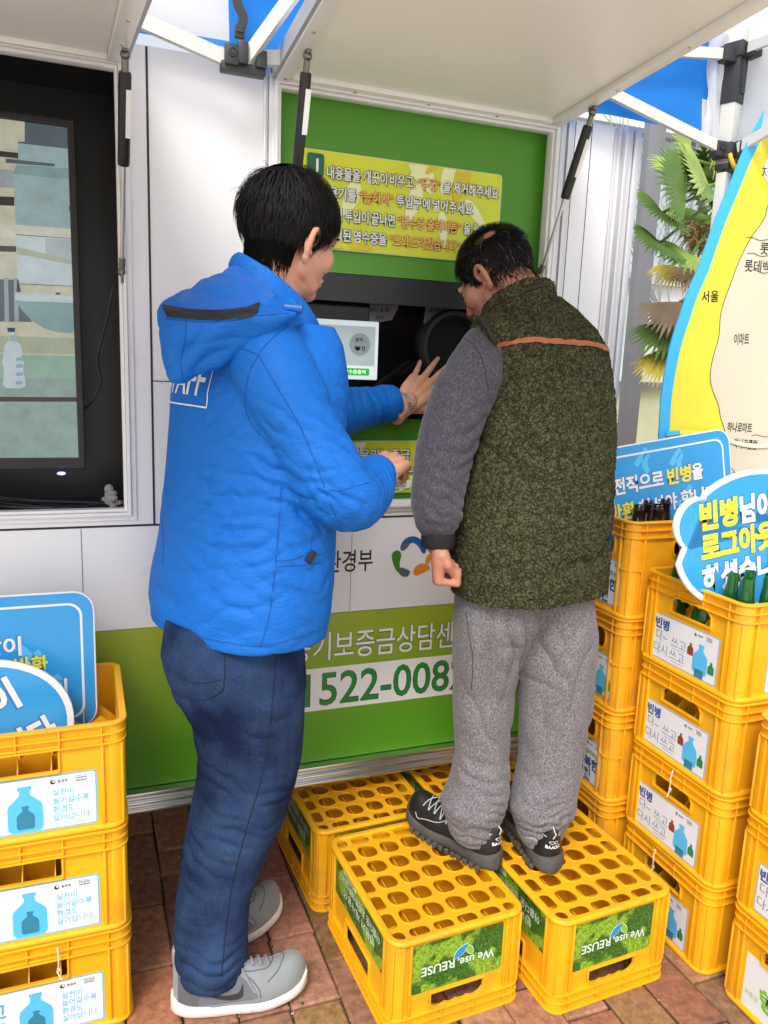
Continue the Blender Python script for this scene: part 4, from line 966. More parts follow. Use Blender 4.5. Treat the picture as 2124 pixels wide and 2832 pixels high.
btxt('하나로마트', 2045, 1182, .032, .095, rot=RD(-2), b=.02); btxt('하나로클럽', 2060, 1228, .032, .09, rot=RD(-4), b=.02); btxt('지역별', 2140, 478, .034, rot=RD(6), b=.0)
for k in range(4):
    p_ = at(2100 + 4 * k, (662, 706, 752, 1205)[k], y=1.80)
    m.tube([BM_ @ V((p_.x - BNX - .05 + .01 * i, p_.z + .003 * sin(i * .9), .0022)) for i in range(14)], .0007, 5)
for sx in (1, -1):
    m.tube([BM_ @ V((sx * p.x, p.z, .0014)) for p in il], .0009, 5)
m.tube([BM_ @ V((-.06 + .02 * sin(z * 14), z, .0016)) for z in [1.14 + .03 * k for k in range(22)]], .0009, 5)
q = m.build('lettering', [PBLACK, LNB], bn, smooth=False); q.matrix_parent_inverse = Matrix.Translation((-2.02, -1.80, -1.17))
# fold across the lower part
m = MB(); zz_ = 1.262
pp = [(-.478 + .0239 * i, zz_ + .012 * sin(i * .35) - .0016 * i) for i in range(41)]
for (x, z), (x2, z2) in zip(pp, pp[1:]):
    m.loft([[BM_ @ V((x, z, .0008)), BM_ @ V((x, z + .012, .0018)), BM_ @ V((x, z, .006)), BM_ @ V((x, z - .003, .0008))], [BM_ @ V((x2, z2, .0008)), BM_ @ V((x2, z2 + .012, .0018)), BM_ @ V((x2, z2, .006)), BM_ @ V((x2, z2 - .003, .0008))]], 0 if x < -.44 else (1 if x < -.30 else 2))
q = m.build('fold', [BB_, BY, BC], bn, ang=60); q.matrix_parent_inverse = Matrix.Translation((-2.02, -1.80, -1.17))
cd = MB(); cd.tube([(1.80, 1.80, 2.34), (1.79, 1.78, 2.42)], .003, 6); cd.tube([(2.24, 1.80, 2.34), (2.22, 1.60, 2.62)], .003, 6); q = cd.build('cord', PWHITE, bn); q.matrix_parent_inverse = Matrix.Translation((-2.02, -1.80, -1.17))

# ------------------------------------------------------------------ glass building, post, palm
bg = thing('glass_building', 'building with large panes of pale reflecting glass and grey frames', 'building', (5, 4.3, 0))
def bgp(m, name, mats, **k):
    q_ = m.build(name, mats, bg, **k); q_.matrix_parent_inverse = Matrix.Translation((-5, -4.3, 0)); return q_
def glassy(n, l, b, tc):
    t = n.new('ShaderNodeTexNoise'); t.inputs['Scale'].default_value = 2.2; t.inputs['Detail'].default_value = 7; t.inputs['Distortion'].default_value = 1.5
    l.new(tc.outputs['Object'], t.inputs['Vector'])
    r = n.new('ShaderNodeValToRGB'); e = r.color_ramp.elements; e[0].position = .42; e[0].color = (.74, .80, .74, 1); e[1].position = .62; e[1].color = (.88, .9, .88, 1)
    l.new(t.outputs[0], r.inputs[0]); l.new(r.outputs[0], b.inputs['Base Color'])
GLS = mat('sky_reflection_pane', (.7, .75, .7), .25, extra=glassy); GLS2 = mat('lower_pane', (.66, .68, .42), .3, var=(1.2, .08)); GLB = mat('blue_pane', (.62, .70, .74), .2, var=(3, .2))  # main panes painted pale and mottled for the sky they reflect
FRM = mat('grey_frame', (.20, .205, .22), .45, var=(5, .06)); FRML = mat('pale_frame', (.6, .6, .58), .4)
YG = 4.3
def pane(px0, px1, py0, py1, mm, nm='pane'):
    a = at(px0, py0, y=YG); b = at(px1, py1, y=YG)
    m = MB(); m.box(((a.x + b.x) / 2, YG + .01, (a.z + b.z) / 2), (abs(b.x - a.x), .02, abs(a.z - b.z))); return bgp(m, nm, mm)
xa = 2.55; xb = 12
def gz(py): return at(1860, py, y=YG).z
def slab(z0, z1, mm, nm, dy=0, th=.02, x0=xa, x1=xb):
    m = MB(); m.box(((x0 + x1) / 2, YG + dy, (z0 + z1) / 2), (x1 - x0, th, z1 - z0)); return bgp(m, nm, mm)
slab(0, gz(1075), GLS2, 'lower_pane'); slab(gz(1060) + .002, gz(795), GLS, 'pane'); slab(gz(768), gz(395), GLB, 'upper_pane'); slab(gz(380), 6.5, GLS, 'top_pane')
slab(gz(1075), gz(1060), FRM, 'mullion', -.03, .08); slab(gz(795), gz(768), FRML, 'mullion', -.03, .08); slab(gz(395), gz(380), FRM, 'mullion', -.03, .08)
for x in (4.9, 6.6, 8.4): slab(0, 6.5, FRM, 'mullion', -.04, .08, x, x + .09)
m = MB(); m.box((7, 6.5, 3.2), (9, 4, 6.4)); bgp(m, 'hall', mat('hall_wall', (.5, .5, .48), .8))
pm = MB(); pm.box((2.735, 3.50, 2.2), (.10, .05, 4.4), bev=.004)
tag(pm.build('steel_post', FRM), 'grey square steel post behind the right end of the booth', 'post')
# tree reflections in the glass, added as thin trees in front of it
BARK = mat('reflected_bark', (.30, .33, .34), .8)
def bare(px, lab, seed):
    r_ = random.Random(seed); t0 = thing('reflected_tree', lab, 'tree', (at(px, 760, y=3.9).x, 3.95, 0), group='tree reflections built before the glass')
    m = MB(); base = V(t0.location)
    def grow(p, d_, L, r, n):
        q_ = p + d_ * L; mid = (p + q_) / 2 + V((r_.uniform(-1, 1), r_.uniform(-.2, .2), r_.uniform(-1, 1))) * L * .06
        m.tube([p, mid, q_], [r * .6, r * .5, r * .42], 6, caps=False)
        if n:
            for k in range(3 if n > 1 else 4):
                a = r_.uniform(-.75, .75); e = r_.uniform(-.25, .25)
                dd = (Matrix.Rotation(a, 3, 'Y') @ Matrix.Rotation(e, 3, 'X') @ d_).normalized(); dd.z = max(dd.z, -.1)
                grow(p + (q_ - p) * r_.uniform(.45, 1), dd, L * r_.uniform(.55, .8), r * .6, n - 1)
    grow(base, V((r_.uniform(-.06, .06), 0, 1)), 1.45, .028, 5)
    q_ = m.build('trunk', BARK, t0); q_.matrix_parent_inverse = Matrix.Translation(-base)
bare(1925, 'reflected leafless tree nearest the grey post, built in front of the glass building', 2); bare(2010, 'reflected leafless tree further from the grey post, built behind the palm', 9)
# fan palm
palm = thing('palm_tree', 'fan palm with drooping green and yellowing fronds behind the banner', 'tree', (2.62, 2.75, 0))
PB = V((2.62, 2.75, 0)); PI = Matrix.Translation(-PB)
m = MB(); rp = random.Random(3)
m.tube(spline([(2.62, 2.75, 0), (2.60, 2.76, .8), (2.63, 2.75, 1.5), (2.61, 2.75, 2.25)]), [.085 + .012 * sin(k * 2.3) for k in range(19)], 14); q = m.build('trunk', mat('palm_trunk', (.12, .08, .05), .9, bump=(30, 1)), palm); q.matrix_parent_inverse = PI
FG = [mat('frond_green', (.13, .235, .04), .4, var=(9, .25)), mat('frond_light', (.33, .44, .09), .4, var=(9, .25)), mat('frond_yellow', (.58, .45, .06), .5, var=(9, .2)), mat('frond_dry', (.40, .25, .15), .7, var=(9, .2))]
def frond(hub, stem0, ax, nrm, R_, spread, n, mi, droop=.25):
    """fan of narrow folded leaflets round hub; ax = middle direction, nrm = face"""
    hub, ax, nrm = V(hub), V(ax).normalized(), V(nrm).normalized(); side = ax.cross(nrm).normalized(); nrm = side.cross(ax)
    m = MB(); m.tube(spline([stem0, (V(stem0) + hub) / 2 + V((0, 0, .03)), hub]), [.006] * 13, 6, 0)
    for k in range(n):
        a = RD(-spread + 2 * spread * k / (n - 1)); d_ = (ax * cos(a) + side * sin(a)).normalized(); s2 = (side * cos(a) - ax * sin(a))
        L = R_ * (1 - .25 * abs(a) / RD(spread)) * rp.uniform(.9, 1.08); w_ = L * spread * 2 * pi / 180 / n * .55
        prev = None
        for s_ in range(7):
            t = s_ / 6; wd = w_ * (sin(pi * min(.06 + t * .75, .9)) ** .8 if t < .6 else (1 - t) / .4 * sin(pi * .51)) * .9 + .0006
            if s_ == 6: wd = .0005
            c_ = hub + d_ * L * t + nrm * (.02 * t - 0) - V((0, 0, 1)) * droop * L * max(0, t - .35) ** 2 * rp.uniform(.85, 1.15)
            a_, b_, e_ = c_ - s2 * wd, c_ + nrm * wd * .55, c_ + s2 * wd
            cur = [m.bm.verts.new(v) for v in (a_, b_, e_)]
            if prev:
                for i in (0, 1):
                    f = m.bm.faces.new((prev[i], prev[i + 1], cur[i + 1], cur[i])); f.material_index = mi if t < .72 or mi != 2 else 1 if rp.random() < .0 else mi
            prev = cur
    q_ = m.build('frond', FG, palm, ang=180, norm=False); q_.matrix_parent_inverse = PI
crown = V((2.62, 2.75, 2.2))
def F(hx, hy, tx, ty, dep, R_, spread, n, mi, droop=.25, st=None, back=.25):
    h_ = at(hx, hy, y=dep); t_ = at(tx, ty, y=dep - .12); frond(h_, st or crown, t_ - h_, ray(hx, hy) * -1 + V((0, 0, .5)), R_, spread, n, mi, droop)
F(1915, 440, 1830, 365, 2.60, .24, 52, 19, 1); F(1990, 400, 1935, 330, 2.75, .26, 60, 20, 1); F(1895, 530, 1778, 450, 2.45, .27, 60, 24, 0); F(1960, 515, 1880, 470, 2.55, .28, 62, 22, 1, .15)
F(1985, 540, 1900, 545, 2.5, .22, 60, 18, 0); F(1832, 588, 1752, 590, 2.45, .175, 85, 28, 0); F(1826, 672, 1750, 690, 2.42, .18, 82, 28, 0, .35); F(1912, 706, 1840, 745, 2.4, .20, 78, 22, 1, .4); F(1985, 470, 1995, 380, 2.8, .24, 70, 18, 0)
F(1880, 835, 1815, 925, 2.35, .26, 40, 18, 3, .2, V((2.6, 2.75, 1.75))); F(1858, 905, 1790, 1000, 2.34, .22, 55, 20, 0, .3, V((2.6, 2.75, 1.7))); F(1850, 960, 1805, 1085, 2.32, .24, 36, 20, 2, .1, V((2.6, 2.75, 1.6))); F(2040, 520, 2075, 450, 2.8, .25, 70, 18, 1)
F(1940, 455, 1870, 430, 2.9, .26, 65, 20, 0, .2); F(1975, 500, 1960, 420, 2.85, .25, 60, 20, 1, .2); F(1950, 560, 1890, 500, 2.9, .24, 70, 20, 0, .3); F(1900, 480, 1815, 500, 2.65, .24, 55, 22, 1, .3)
for hx, hy, tx, ty, dep, R_, sp, mi, dr in ((1960, 600, 1900, 640, 2.7, .24, 65, 0, .5), (1985, 640, 1930, 700, 2.75, .24, 60, 0, .6), (1900, 640, 1840, 620, 2.85, .22, 75, 1, .3), (1950, 760, 1880, 800, 2.6, .22, 50, 3, .5), (1880, 740, 1820, 800, 2.7, .20, 45, 2, .5), (1870, 880, 1790, 900, 2.45, .22, 55, 1, .5), (1990, 420, 1950, 350, 2.95, .28, 65, 1, .2), (1900, 420, 1860, 370, 2.9, .24, 60, 0, .2)):
    F(hx, hy, tx, ty, dep, R_, sp, 20, mi, dr)
m = MB()
for k in range(10):
    p_ = at(1940 + rp.uniform(-10, 20), 650 + rp.uniform(-30, 30), y=2.55); e_ = at(1880 + rp.uniform(0, 90), 590 + rp.uniform(-20, 110), y=2.42)
    m.tube(spline([crown + V((0, 0, -.1)), p_, e_]), [.004] * 13, 5)
    for j in range(9):
        b_ = p_ + (e_ - p_) * rp.random(); m.tube([b_, b_ + V((rp.uniform(-.05, .05), rp.uniform(-.03, .03), rp.uniform(-.05, .03)))], .002, 4)
        m.ball(b_ + V((rp.uniform(-.03, .03), rp.uniform(-.02, .02), rp.uniform(-.03, .02))), .005, u=6, v=4)
q = m.build('fruit_stalk', mat('fruit_stalk', (.30, .17, .06), .8), palm); q.matrix_parent_inverse = PI
# ------------------------------------------------------------------ people: tools
def fit(x0, x1, py, yy):
    """centre and half width of a round body seen between two photo pixels at depth yy"""
    a, b = at(x0, py, y=yy), at(x1, py, y=yy); c = (a + b) / 2; v = (c - CAM); v.z = 0; v.normalize()
    return c, (a - b).length / 2 * v.y, V((v.y, -v.x, 0))
def fitoval(x0, x1, py, yy, F, L, ratio, e=2.35, n=40):
    c, w, p = fit(x0, x1, py, yy); b = w / sqrt((ratio * L.dot(p)) ** 2 + F.dot(p) ** 2) / 1.03
    return oval(c, F, L, b * ratio, b, e, n)
from mathutils.bvhtree import BVHTree
def solid(mb, voxel, smooth=4, fac=.5):
    """one continuous skin over overlapping closed pieces"""
    m = bpy.data.meshes.new('s'); bmesh.ops.recalc_face_normals(mb.bm, faces=mb.bm.faces[:]); mb.bm.to_mesh(m); mb.bm.free()
    o = bpy.data.objects.new('s', m); S.collection.objects.link(o)
    r = o.modifiers.new('r', 'REMESH'); r.mode = 'VOXEL'; r.voxel_size = voxel; r.use_smooth_shade = True
    if smooth:
        q = o.modifiers.new('q', 'SMOOTH'); q.factor = fac; q.iterations = smooth
    out = bpy.data.meshes.new_from_object(o.evaluated_get(_dg())); bpy.data.objects.remove(o); bpy.data.meshes.remove(m)
    out.polygons.foreach_set('use_smooth', [True] * len(out.polygons))
    return out
def displace(m, fn):
    m.calc_loop_triangles() if False else None
    ns = [v.normal.copy() for v in m.vertices]
    for v, n in zip(m.vertices, ns):
        d = fn(v.co, n)
        if d: v.co = v.co + n * d
    m.update()
FK = 1.5
def folds(lst, low=None):
    """lst: (centre, radius, direction across the folds, wavelength, depth[, stretch]); low=(scale, amp)"""
    L = [(V(c), r, V(d).normalized(), w, a) for c, r, d, w, a in lst]
    def f(p, n):
        t = 0
        for c, r, d, w, a in L:
            q = (p - c).length / r
            if q < 1:
                k = (1 - q * q) ** 1.5
                ph = p.dot(d) / w + 1.0 * NZ.noise(p * (.28 / w) + c * 3) + .5 * NZ.noise(p * (.8 / w))
                amp = .55 + .9 * NZ.noise(p * (.5 / w) + V((9, 1, 4)))
                s = abs(sin(pi * ph)); t += FK * a * k * amp * (s ** .6 - .68)
        if low: t += low[1] * NZ.noise(p * low[0]) + .5 * low[1] * NZ.noise(p * low[0] * 2.3 + V((5, 3, 1)))
        return t
    return f
def tofit(m, name, mats, parent, inv):
    for q in (mats if isinstance(mats, (list, tuple)) else [mats]): m.materials.append(q)
    o = link(bpy.data.objects.new(name, m), parent); o.matrix_parent_inverse = inv; return o
def bvh(m): return BVHTree.FromPolygons([v.co.copy() for v in m.vertices], [tuple(p.vertices) for p in m.polygons])
def onskin(bv, px, py, lift=.001):
    """the point of a garment's surface that the photo shows at a pixel"""
    d = ray(px, py).normalized(); h, n, i, t = bv.ray_cast(CAM, d)
    return (h + n * lift) if h is not None else None
def stitch(bv, pts, r=.0012, lift=.0004, k=6, m=None):
    m = m or MB(); P3 = [(p.x, p.y) for p in spline([(a, b, 0) for a, b in pts], k)]
    line = [onskin(bv, a, b, lift) for a, b in P3]; line = [p for p in line if p is not None]
    run = [line[0]]
    for p in line[1:]:
        if (p - run[-1]).length > .05:
            if len(run) > 2: m.tube(run, r, 5)
            run = [p]
        elif (p - run[-1]).length > 1e-4: run.append(p)
    if len(run) > 2: m.tube(run, r, 5)
    return m
def patch(bv, quad, nu, nv, lift=.0015, thick=.001, m=None, mi=0):
    """strip of cloth laid on a garment: quad = four photo pixels (tl, tr, br, bl)"""
    m = m or MB(); G = []
    for i in range(nu + 1):
        row = []
        for j in range(nv + 1):
            u, v = i / nu, j / nv
            a = V(quad[0]) * (1 - u) + V(quad[1]) * u; b = V(quad[3]) * (1 - u) + V(quad[2]) * u; c = a * (1 - v) + b * v
            p = onskin(bv, c.x, c.y, lift)
            row.append(m.bm.verts.new(p) if p is not None else None)
        G.append(row)
    for i in range(nu):
        for j in range(nv):
            q = (G[i][j], G[i + 1][j], G[i + 1][j + 1], G[i][j + 1])
            if None not in q:
                f = m.bm.faces.new(q); f.material_index = mi
    return m
def oval(c, F, L, a, b, e=2.3, n=36, up=V((0, 0, 1)), tilt=0, back=1.0):
    pts = []
    for k in range(n):
        t = 2 * pi * k / n; ct, st = cos(t), sin(t)
        x = abs(ct) ** (2 / e) * (1 if ct > 0 else -1) * a; y = abs(st) ** (2 / e) * (1 if st > 0 else -1) * b * (1 if st > 0 else back)
        pts.append(V(c) + L * x + F * y + up * (tilt * y))
    return pts
def limb(m, pts, rs, n=16, k=5, mi=0):
    P_ = spline(pts, k); R_ = [p.x for p in spline([(r, 0, 0) for r in rs], k)]
    m.tube(P_, R_, n, mi); m.ball(P_[0], R_[0] * .995); m.ball(P_[-1], R_[-1] * .995)

def hand(m, M, curl, spread, thumb, s=1.0, mirror=1):
    """M: wrist frame (+Y to the fingers, +X to the thumb side, +Z back of the hand)"""
    def T(p): return M @ V((p[0] * mirror * s, p[1] * s, p[2] * s))
    base = [(.029, .086, 0), (.010, .092, .002), (-.010, .088, .001), (-.028, .078, -.002)]
    lens = [(.043, .026, .020), (.047, .030, .021), (.043, .028, .021), (.033, .021, .018)]
    rad = [.0095, .0098, .0092, .0080]
    m.tube([T((0, -.05, 0)), T((0, -.02, 0)), T((0, .012, 0))], [.024 * s, .025 * s, .026 * s], 14); m.ball(T((0, .01, 0)), .025 * s)
    for i, b in enumerate(base):
        m.tube([T((b[0] * .45, .0, -.002)), T((b[0] * .8, .045, -.001)), T(b)], [.016 * s, .0165 * s, .0125 * s], 12); m.ball(T(b), .0125 * s)
    m.ball(T((.022, .030, -.012)), (.017 * s, .017 * s, .017 * s)); m.ball(T((-.018, .030, -.010)), .016 * s)
    for i, b in enumerate(base):
        a = 0; p = V(b); sp = RD(spread[i]); r = rad[i]; pts = [p.copy()]; rr = [r * 1.12]
        for j in range(3):
            a += RD(curl[i][j]); d = V((sin(sp) * cos(a), cos(sp) * cos(a), -sin(a)))
            p = p + d * lens[i][j]; pts.append(p.copy()); rr.append(r * (1.0 - .12 * (j + 1)))
        W_ = [T(q) for q in pts]
        for j in range(3):
            m.tube([W_[j], (W_[j] + W_[j + 1]) / 2, W_[j + 1]], [rr[j] * s, (rr[j] * .46 + rr[j + 1] * .46) * s, rr[j + 1] * s], 12); m.ball(W_[j + 1], rr[j + 1] * s * 1.0)
    W_ = [T(q) for q in thumb]
    tr = [.016, .0125, .0110, .0090]
    for j in range(len(W_) - 1):
        m.tube([W_[j], W_[j + 1]], [tr[j] * s, tr[j + 1] * s], 12); m.ball(W_[j + 1], tr[j + 1] * s)
    m.ball(W_[0], tr[0] * s)

def head(m, M, s=.97, neck_to=None, neck_r=.058, ears=True):
    """M: head frame, +Y the way it faces, +Z up"""
    def T(p): return M @ (V(p) * s)
    Ms = M @ Matrix.Scale(s, 4)
    m.ball((0, -.014, .034), (.077, .098, .088), 0, Ms, 28, 20)
    m.ball((0, .035, -.020), (.066, .066, .090), 0, Ms, 24, 16)
    m.ball((0, .046, -.078), (.050, .046, .040), 0, Ms); m.ball((0, .078, -.098), (.024, .020, .018), 0, Ms)
    for x in (-1, 1):
        m.ball((x * .045, .056, -.030), (.027, .030, .032), 0, Ms); m.ball((x * .046, .016, -.058), (.020, .026, .026), 0, Ms); m.tube([T((x * .044, .020, -.062)), T((x * .030, .060, -.090))], [.020 * s, .019 * s], 12)
        m.ball((x * .012, .104, -.036), (.009, .010, .008), 0, Ms)
        m.tube([T((x * .044, .082, .020)), T((x * .012, .093, .022))], [.009 * s, .010 * s], 10)
    m.tube([T((0, .090, .014)), T((0, .101, -.010)), T((0, .110, -.032))], [.009 * s, .010 * s, .013 * s], 12); m.ball((0, .107, -.033), (.013, .012, .011), 0, Ms)
    m.ball((0, .096, -.062), (.023, .012, .0065), 0, Ms); m.ball((0, .094, -.073), (.020, .012, .007), 0, Ms)
    if neck_to is not None:
        a, b = T((0, -.030, -.030)), V(neck_to); m.tube([a, a * .55 + b * .45, b], [neck_r, neck_r * .97, neck_r * 1.12], 20); m.ball(a, neck_r)
def ear(M, s=.97, side=1, tilt=.25):
    """a shaped outer ear: rim, inner fold, bowl and lobe"""
    m = MB()
    E_ = M @ Matrix.Scale(s, 4) @ Matrix.Translation((side * .0725, -.010, -.030)) @ Matrix.Rotation(side * RD(24), 4, 'Z') @ Matrix.Rotation(RD(-10), 4, 'X')
    rim = [(0, .010, .004), (.006, .014, .020), (.012, .006, .032), (.015, -.010, .034), (.016, -.020, .024), (.015, -.021, .006), (.011, -.014, -.012), (.006, -.004, -.024), (.003, .005, -.027), (.001, .009, -.018)]
    P_ = spline([(side * x, y, z) for x, y, z in rim], 5); n = len(P_)
    m.tube(P_, [.0048 + .0012 * sin(pi * k / n) + (.0015 if k > n * .72 else 0) for k in range(n)], 10, 0, True, E_)
    m.ball((side * .004, -.004, .006), (.005, .015, .024), 0, E_); m.ball((side * .004, .003, -.021), (.0055, .0075, .010), 0, E_)
    m.tube([(side * .009, .002, .020), (side * .011, -.009, .010), (side * .009, -.009, -.006), (side * .006, -.002, -.014)], [.003, .004, .004, .003], 8, 0, True, E_)
    m.ball((side * .006, .010, -.006), (.004, .004, .006), 0, E_)
    return solid(m, .0016, 3)

HAIRB = mat('black_hair', (.0070, .0063, .0062), .55, spec=.22)
HAIRC = mat('hair_ground', (.006, .0055, .0055), .95, spec=.05)
HAIRG = mat('grey_hair', (.10, .095, .09), .45)
def hairdo(M, s, crown, allow, length, lift, n, seed, parent, inv, grey=0, width=.0013, thin=None, er=(.0785, .0995, .1000), ec=(0, -.014, .0245), fall=.5, cap=True, extra_n=0, fuzz=.25, name='hair'):
    """strands combed from the crown over the skull"""
    rnd_ = random.Random(seed); m = MB(); ec_, er_ = V(ec), V(er)
    def surf(d, k=1.0):
        d = V(d); q = sqrt((d.x / er_.x) ** 2 + (d.y / er_.y) ** 2 + (d.z / er_.z) ** 2); return ec_ + d * (k / q)
    cr = (V(crown) - ec_).normalized(); cnt = 0; tries = 0
    while cnt < n and tries < n * 14:
        tries += 1
        z = rnd_.uniform(-.9, 1); a = rnd_.uniform(0, 2 * pi); r = sqrt(1 - z * z); d = V((r * cos(a), r * sin(a), z)); p = surf(d)
        al = allow(p)
        if al <= 0 or rnd_.random() > al: continue
        if thin and rnd_.random() < thin(p): continue
        cnt += 1
        L = length(p) * rnd_.uniform(.75, 1.15); li = lift(p) * rnd_.uniform(.35, 1.15)
        fl = (d - cr * d.dot(cr)); fl = (fl.normalized() if fl.length > 1e-3 else V((0, 1, 0))) + V((rnd_.gauss(0, fuzz), rnd_.gauss(0, fuzz), rnd_.gauss(0, fuzz)))
        steps = 6; pos = p.copy(); pts = [p.copy()]; dd = d.copy()
        for k in range(1, steps + 1):
            t = k / steps; nrm = (pos - ec_).normalized(); g = fl * (1 - .3 * t) + V((0, 0, -1)) * fall * t
            g = g - nrm * g.dot(nrm); g = g.normalized() if g.length > 1e-4 else V((0, 0, -1))
            pos = pos + g * (L / steps); base = surf(pos - ec_); h_ = li * sin(pi * min(.5, t * .62))
            if (base - ec_).length > 0: 
                out_ = (base - ec_).normalized(); pos = base + out_ * h_ * .5 + out_ * .5 * h_ * (1 - t * .3)
            pts.append(pos.copy())
        w_ = width * rnd_.uniform(.7, 1.3); prev = None; mi = 1 if rnd_.random() < grey else 0
        for k, q in enumerate(pts):
            t_ = (pts[min(k + 1, steps)] - pts[max(k - 1, 0)]).normalized(); nn = (q - ec_).normalized(); sd_ = t_.cross(nn).normalized(); wd = w_ * (1 - .85 * (k / steps) ** 2)
            cur = (m.bm.verts.new(M @ ((q - sd_ * wd) * s)), m.bm.verts.new(M @ ((q + nn * wd * .5) * s)), m.bm.verts.new(M @ ((q + sd_ * wd) * s)))
            if prev:
                for i in (0, 1):
                    f = m.bm.faces.new((prev[i], prev[i + 1], cur[i + 1], cur[i])); f.material_index = mi
            prev = cur
    if cap:                                                      # dense undercoat
        nu, nv = 72, 40; G = {}
        for i in range(nu):
            for j in range(nv + 1):
                a = 2 * pi * i / nu; z = -.8 + 1.8 * j / nv; z = min(z, .9999); r = sqrt(1 - z * z); d = V((r * cos(a), r * sin(a), z)); p = surf(d); al = allow(p)
                bald = thin(p) if thin else 0
                if al > .45 and bald < .35:
                    k = 1 + (lift(p) * .45 * min(1, (al - .45) * 3) * (1 - bald)) / (p - ec_).length; G[i, j] = m.bm.verts.new(M @ (surf(d, k) * s))
        for i in range(nu):
            for j in range(nv):
                q = [G.get(((i + a) % nu, j + b)) for a, b in ((0, 0), (1, 0), (1, 1), (0, 1))]
                if None not in q: m.bm.faces.new(q).material_index = 2
    o = m.build(name, [HAIRB, HAIRG, HAIRC], parent, ang=180, norm=False); o.matrix_parent_inverse = inv
    return o
def nape(M, sk, parent, inv, n, z0, zs, amax, Lr, seed, grey=0, zcap=None):
    """short hair running down the back of the neck, with a dark ground under its dense part"""
    nb_ = MB(); rn = random.Random(seed); sb_ = bvh(sk); M3 = M.to_3x3()
    def hit(a, z): return sb_.ray_cast(M @ V((sin(a) * .2, -cos(a) * .2 - .01, z)), (M3 @ V((-sin(a), cos(a), 0))).normalized())[:2]
    for k in range(n):
        a = rn.uniform(-amax, amax); zz_ = z0 - abs(rn.gauss(0, zs)) * (1 - .35 * abs(a) / amax)
        h_, n_ = hit(a, zz_)
        if h_ is None: continue
        dn = M3 @ V((rn.gauss(0, .28), 0, -1)); dn = (dn - n_ * dn.dot(n_)).normalized(); sd_ = dn.cross(n_); L_ = rn.uniform(*Lr); w_ = .0008; b_ = h_ + n_ * rn.uniform(0, .003)
        nb_.face([b_ - sd_ * w_, b_ + sd_ * w_, b_ + dn * L_ + n_ * .003], 1 if rn.random() < grey else 2)
    if zcap is not None:
        nu, nv = 48, 16; G = {}
        for i in range(nu + 1):
            a = -amax + 2 * amax * i / nu
            for j in range(nv + 1):
                z = z0 + .03 + (zcap - z0 - .03) * j / nv * (1 - .25 * (abs(a) / amax) ** 2) - .006 * NZ.noise(V((a * 9, j * .2, seed)))
                h_, n_ = hit(a, z)
                if h_ is not None: G[i, j] = nb_.bm.verts.new(h_ + n_ * (.0045 * (1 - j / nv) + .0006))
        for i in range(nu):
            for j in range(nv):
                q = [G.get((i + a, j + b)) for a, b in ((0, 0), (1, 0), (1, 1), (0, 1))]
                if None not in q: nb_.bm.faces.new(q).material_index = 2
    o = nb_.build('nape_hair', [HAIRB, HAIRG, HAIRC], parent, ang=180, norm=False); o.matrix_parent_inverse = inv
def frame(pos, yaw, pitch=0, roll=0):
    """head frame: yaw = heading from +x, pitch < 0 looks down"""
    return Matrix.Translation(pos) @ Matrix.Rotation(RD(yaw) - pi / 2, 4, 'Z') @ Matrix.Rotation(RD(pitch), 4, 'X') @ Matrix.Rotation(RD(roll), 4, 'Y')
def hframe(wrist, along, dorsal):
    y = V(along).normalized(); z = V(dorsal); z = (z - y * z.dot(y)).normalized(); x = y.cross(z)
    return Matrix(((x.x, y.x, z.x, wrist[0]), (x.y, y.y, z.y, wrist[1]), (x.z, y.z, z.z, wrist[2]), (0, 0, 0, 1)))
def skin_extra(red):
    def f(n, l, b, tc):
        t = n.new('ShaderNodeTexNoise'); t.inputs['Scale'].default_value = 22; t.inputs['Detail'].default_value = 4; l.new(tc.outputs['Object'], t.inputs['Vector'])
        r = n.new('ShaderNodeMapRange'); r.inputs[1].default_value = .35; r.inputs[2].default_value = .7; l.new(t.outputs[0], r.inputs[0])
        mx = n.new('ShaderNodeMix'); mx.data_type = 'RGBA'; l.new(r.outputs[0], mx.inputs[0]); mx.inputs[6].default_value = b.inputs['Base Color'].default_value; mx.inputs[7].default_value = (*red, 1); l.new(mx.outputs[2], b.inputs['Base Color'])
        t2 = n.new('ShaderNodeTexNoise'); t2.inputs['Scale'].default_value = 420; t2.inputs['Detail'].default_value = 3; l.new(tc.outputs['Object'], t2.inputs['Vector'])
        bp = n.new('ShaderNodeBump'); bp.inputs['Strength'].default_value = .25; bp.inputs['Distance'].default_value = .001; l.new(t2.outputs[0], bp.inputs['Height']); l.new(bp.outputs[0], b.inputs['Normal'])
    return f
SKIN1 = mat('fair_skin', (.60, .335, .22), .55, sss=.1, extra=skin_extra((.58, .26, .17)))
SKIN2 = mat('tanned_skin', (.46, .215, .13), .55, sss=.08, extra=skin_extra((.40, .15, .09)))
NAIL = mat('nail', (.62, .38, .30), .35); EYEW = mat('eye_white', (.7, .68, .65), .2); EYED = mat('eye_dark', (.01, .007, .005), .2)
def eyes(M, s, parent, inv):
    m = MB(); Ms = M @ Matrix.Scale(s, 4)
    for x in (-.031, .031):
        m.ball((x, .0785, .004), (.0135, .0110, .0065), 0, Ms); m.ball((x, .0860, .0035), (.0055, .0042, .0055), 1, Ms)
        m.tube([(x - .016, .084, .006), (x - .006, .0905, .0105), (x + .007, .0895, .0105), (x + .016, .082, .006)], [.001, .0016, .0016, .001], 6, 1, True, Ms)
        m.tube([(x - .018, .093, .024), (x, .099, .029), (x + .018, .092, .025)], [.0015, .0032, .0018], 6, 1, True, Ms)
    o = m.build('eyes', [EYEW, EYED], parent); o.matrix_parent_inverse = inv
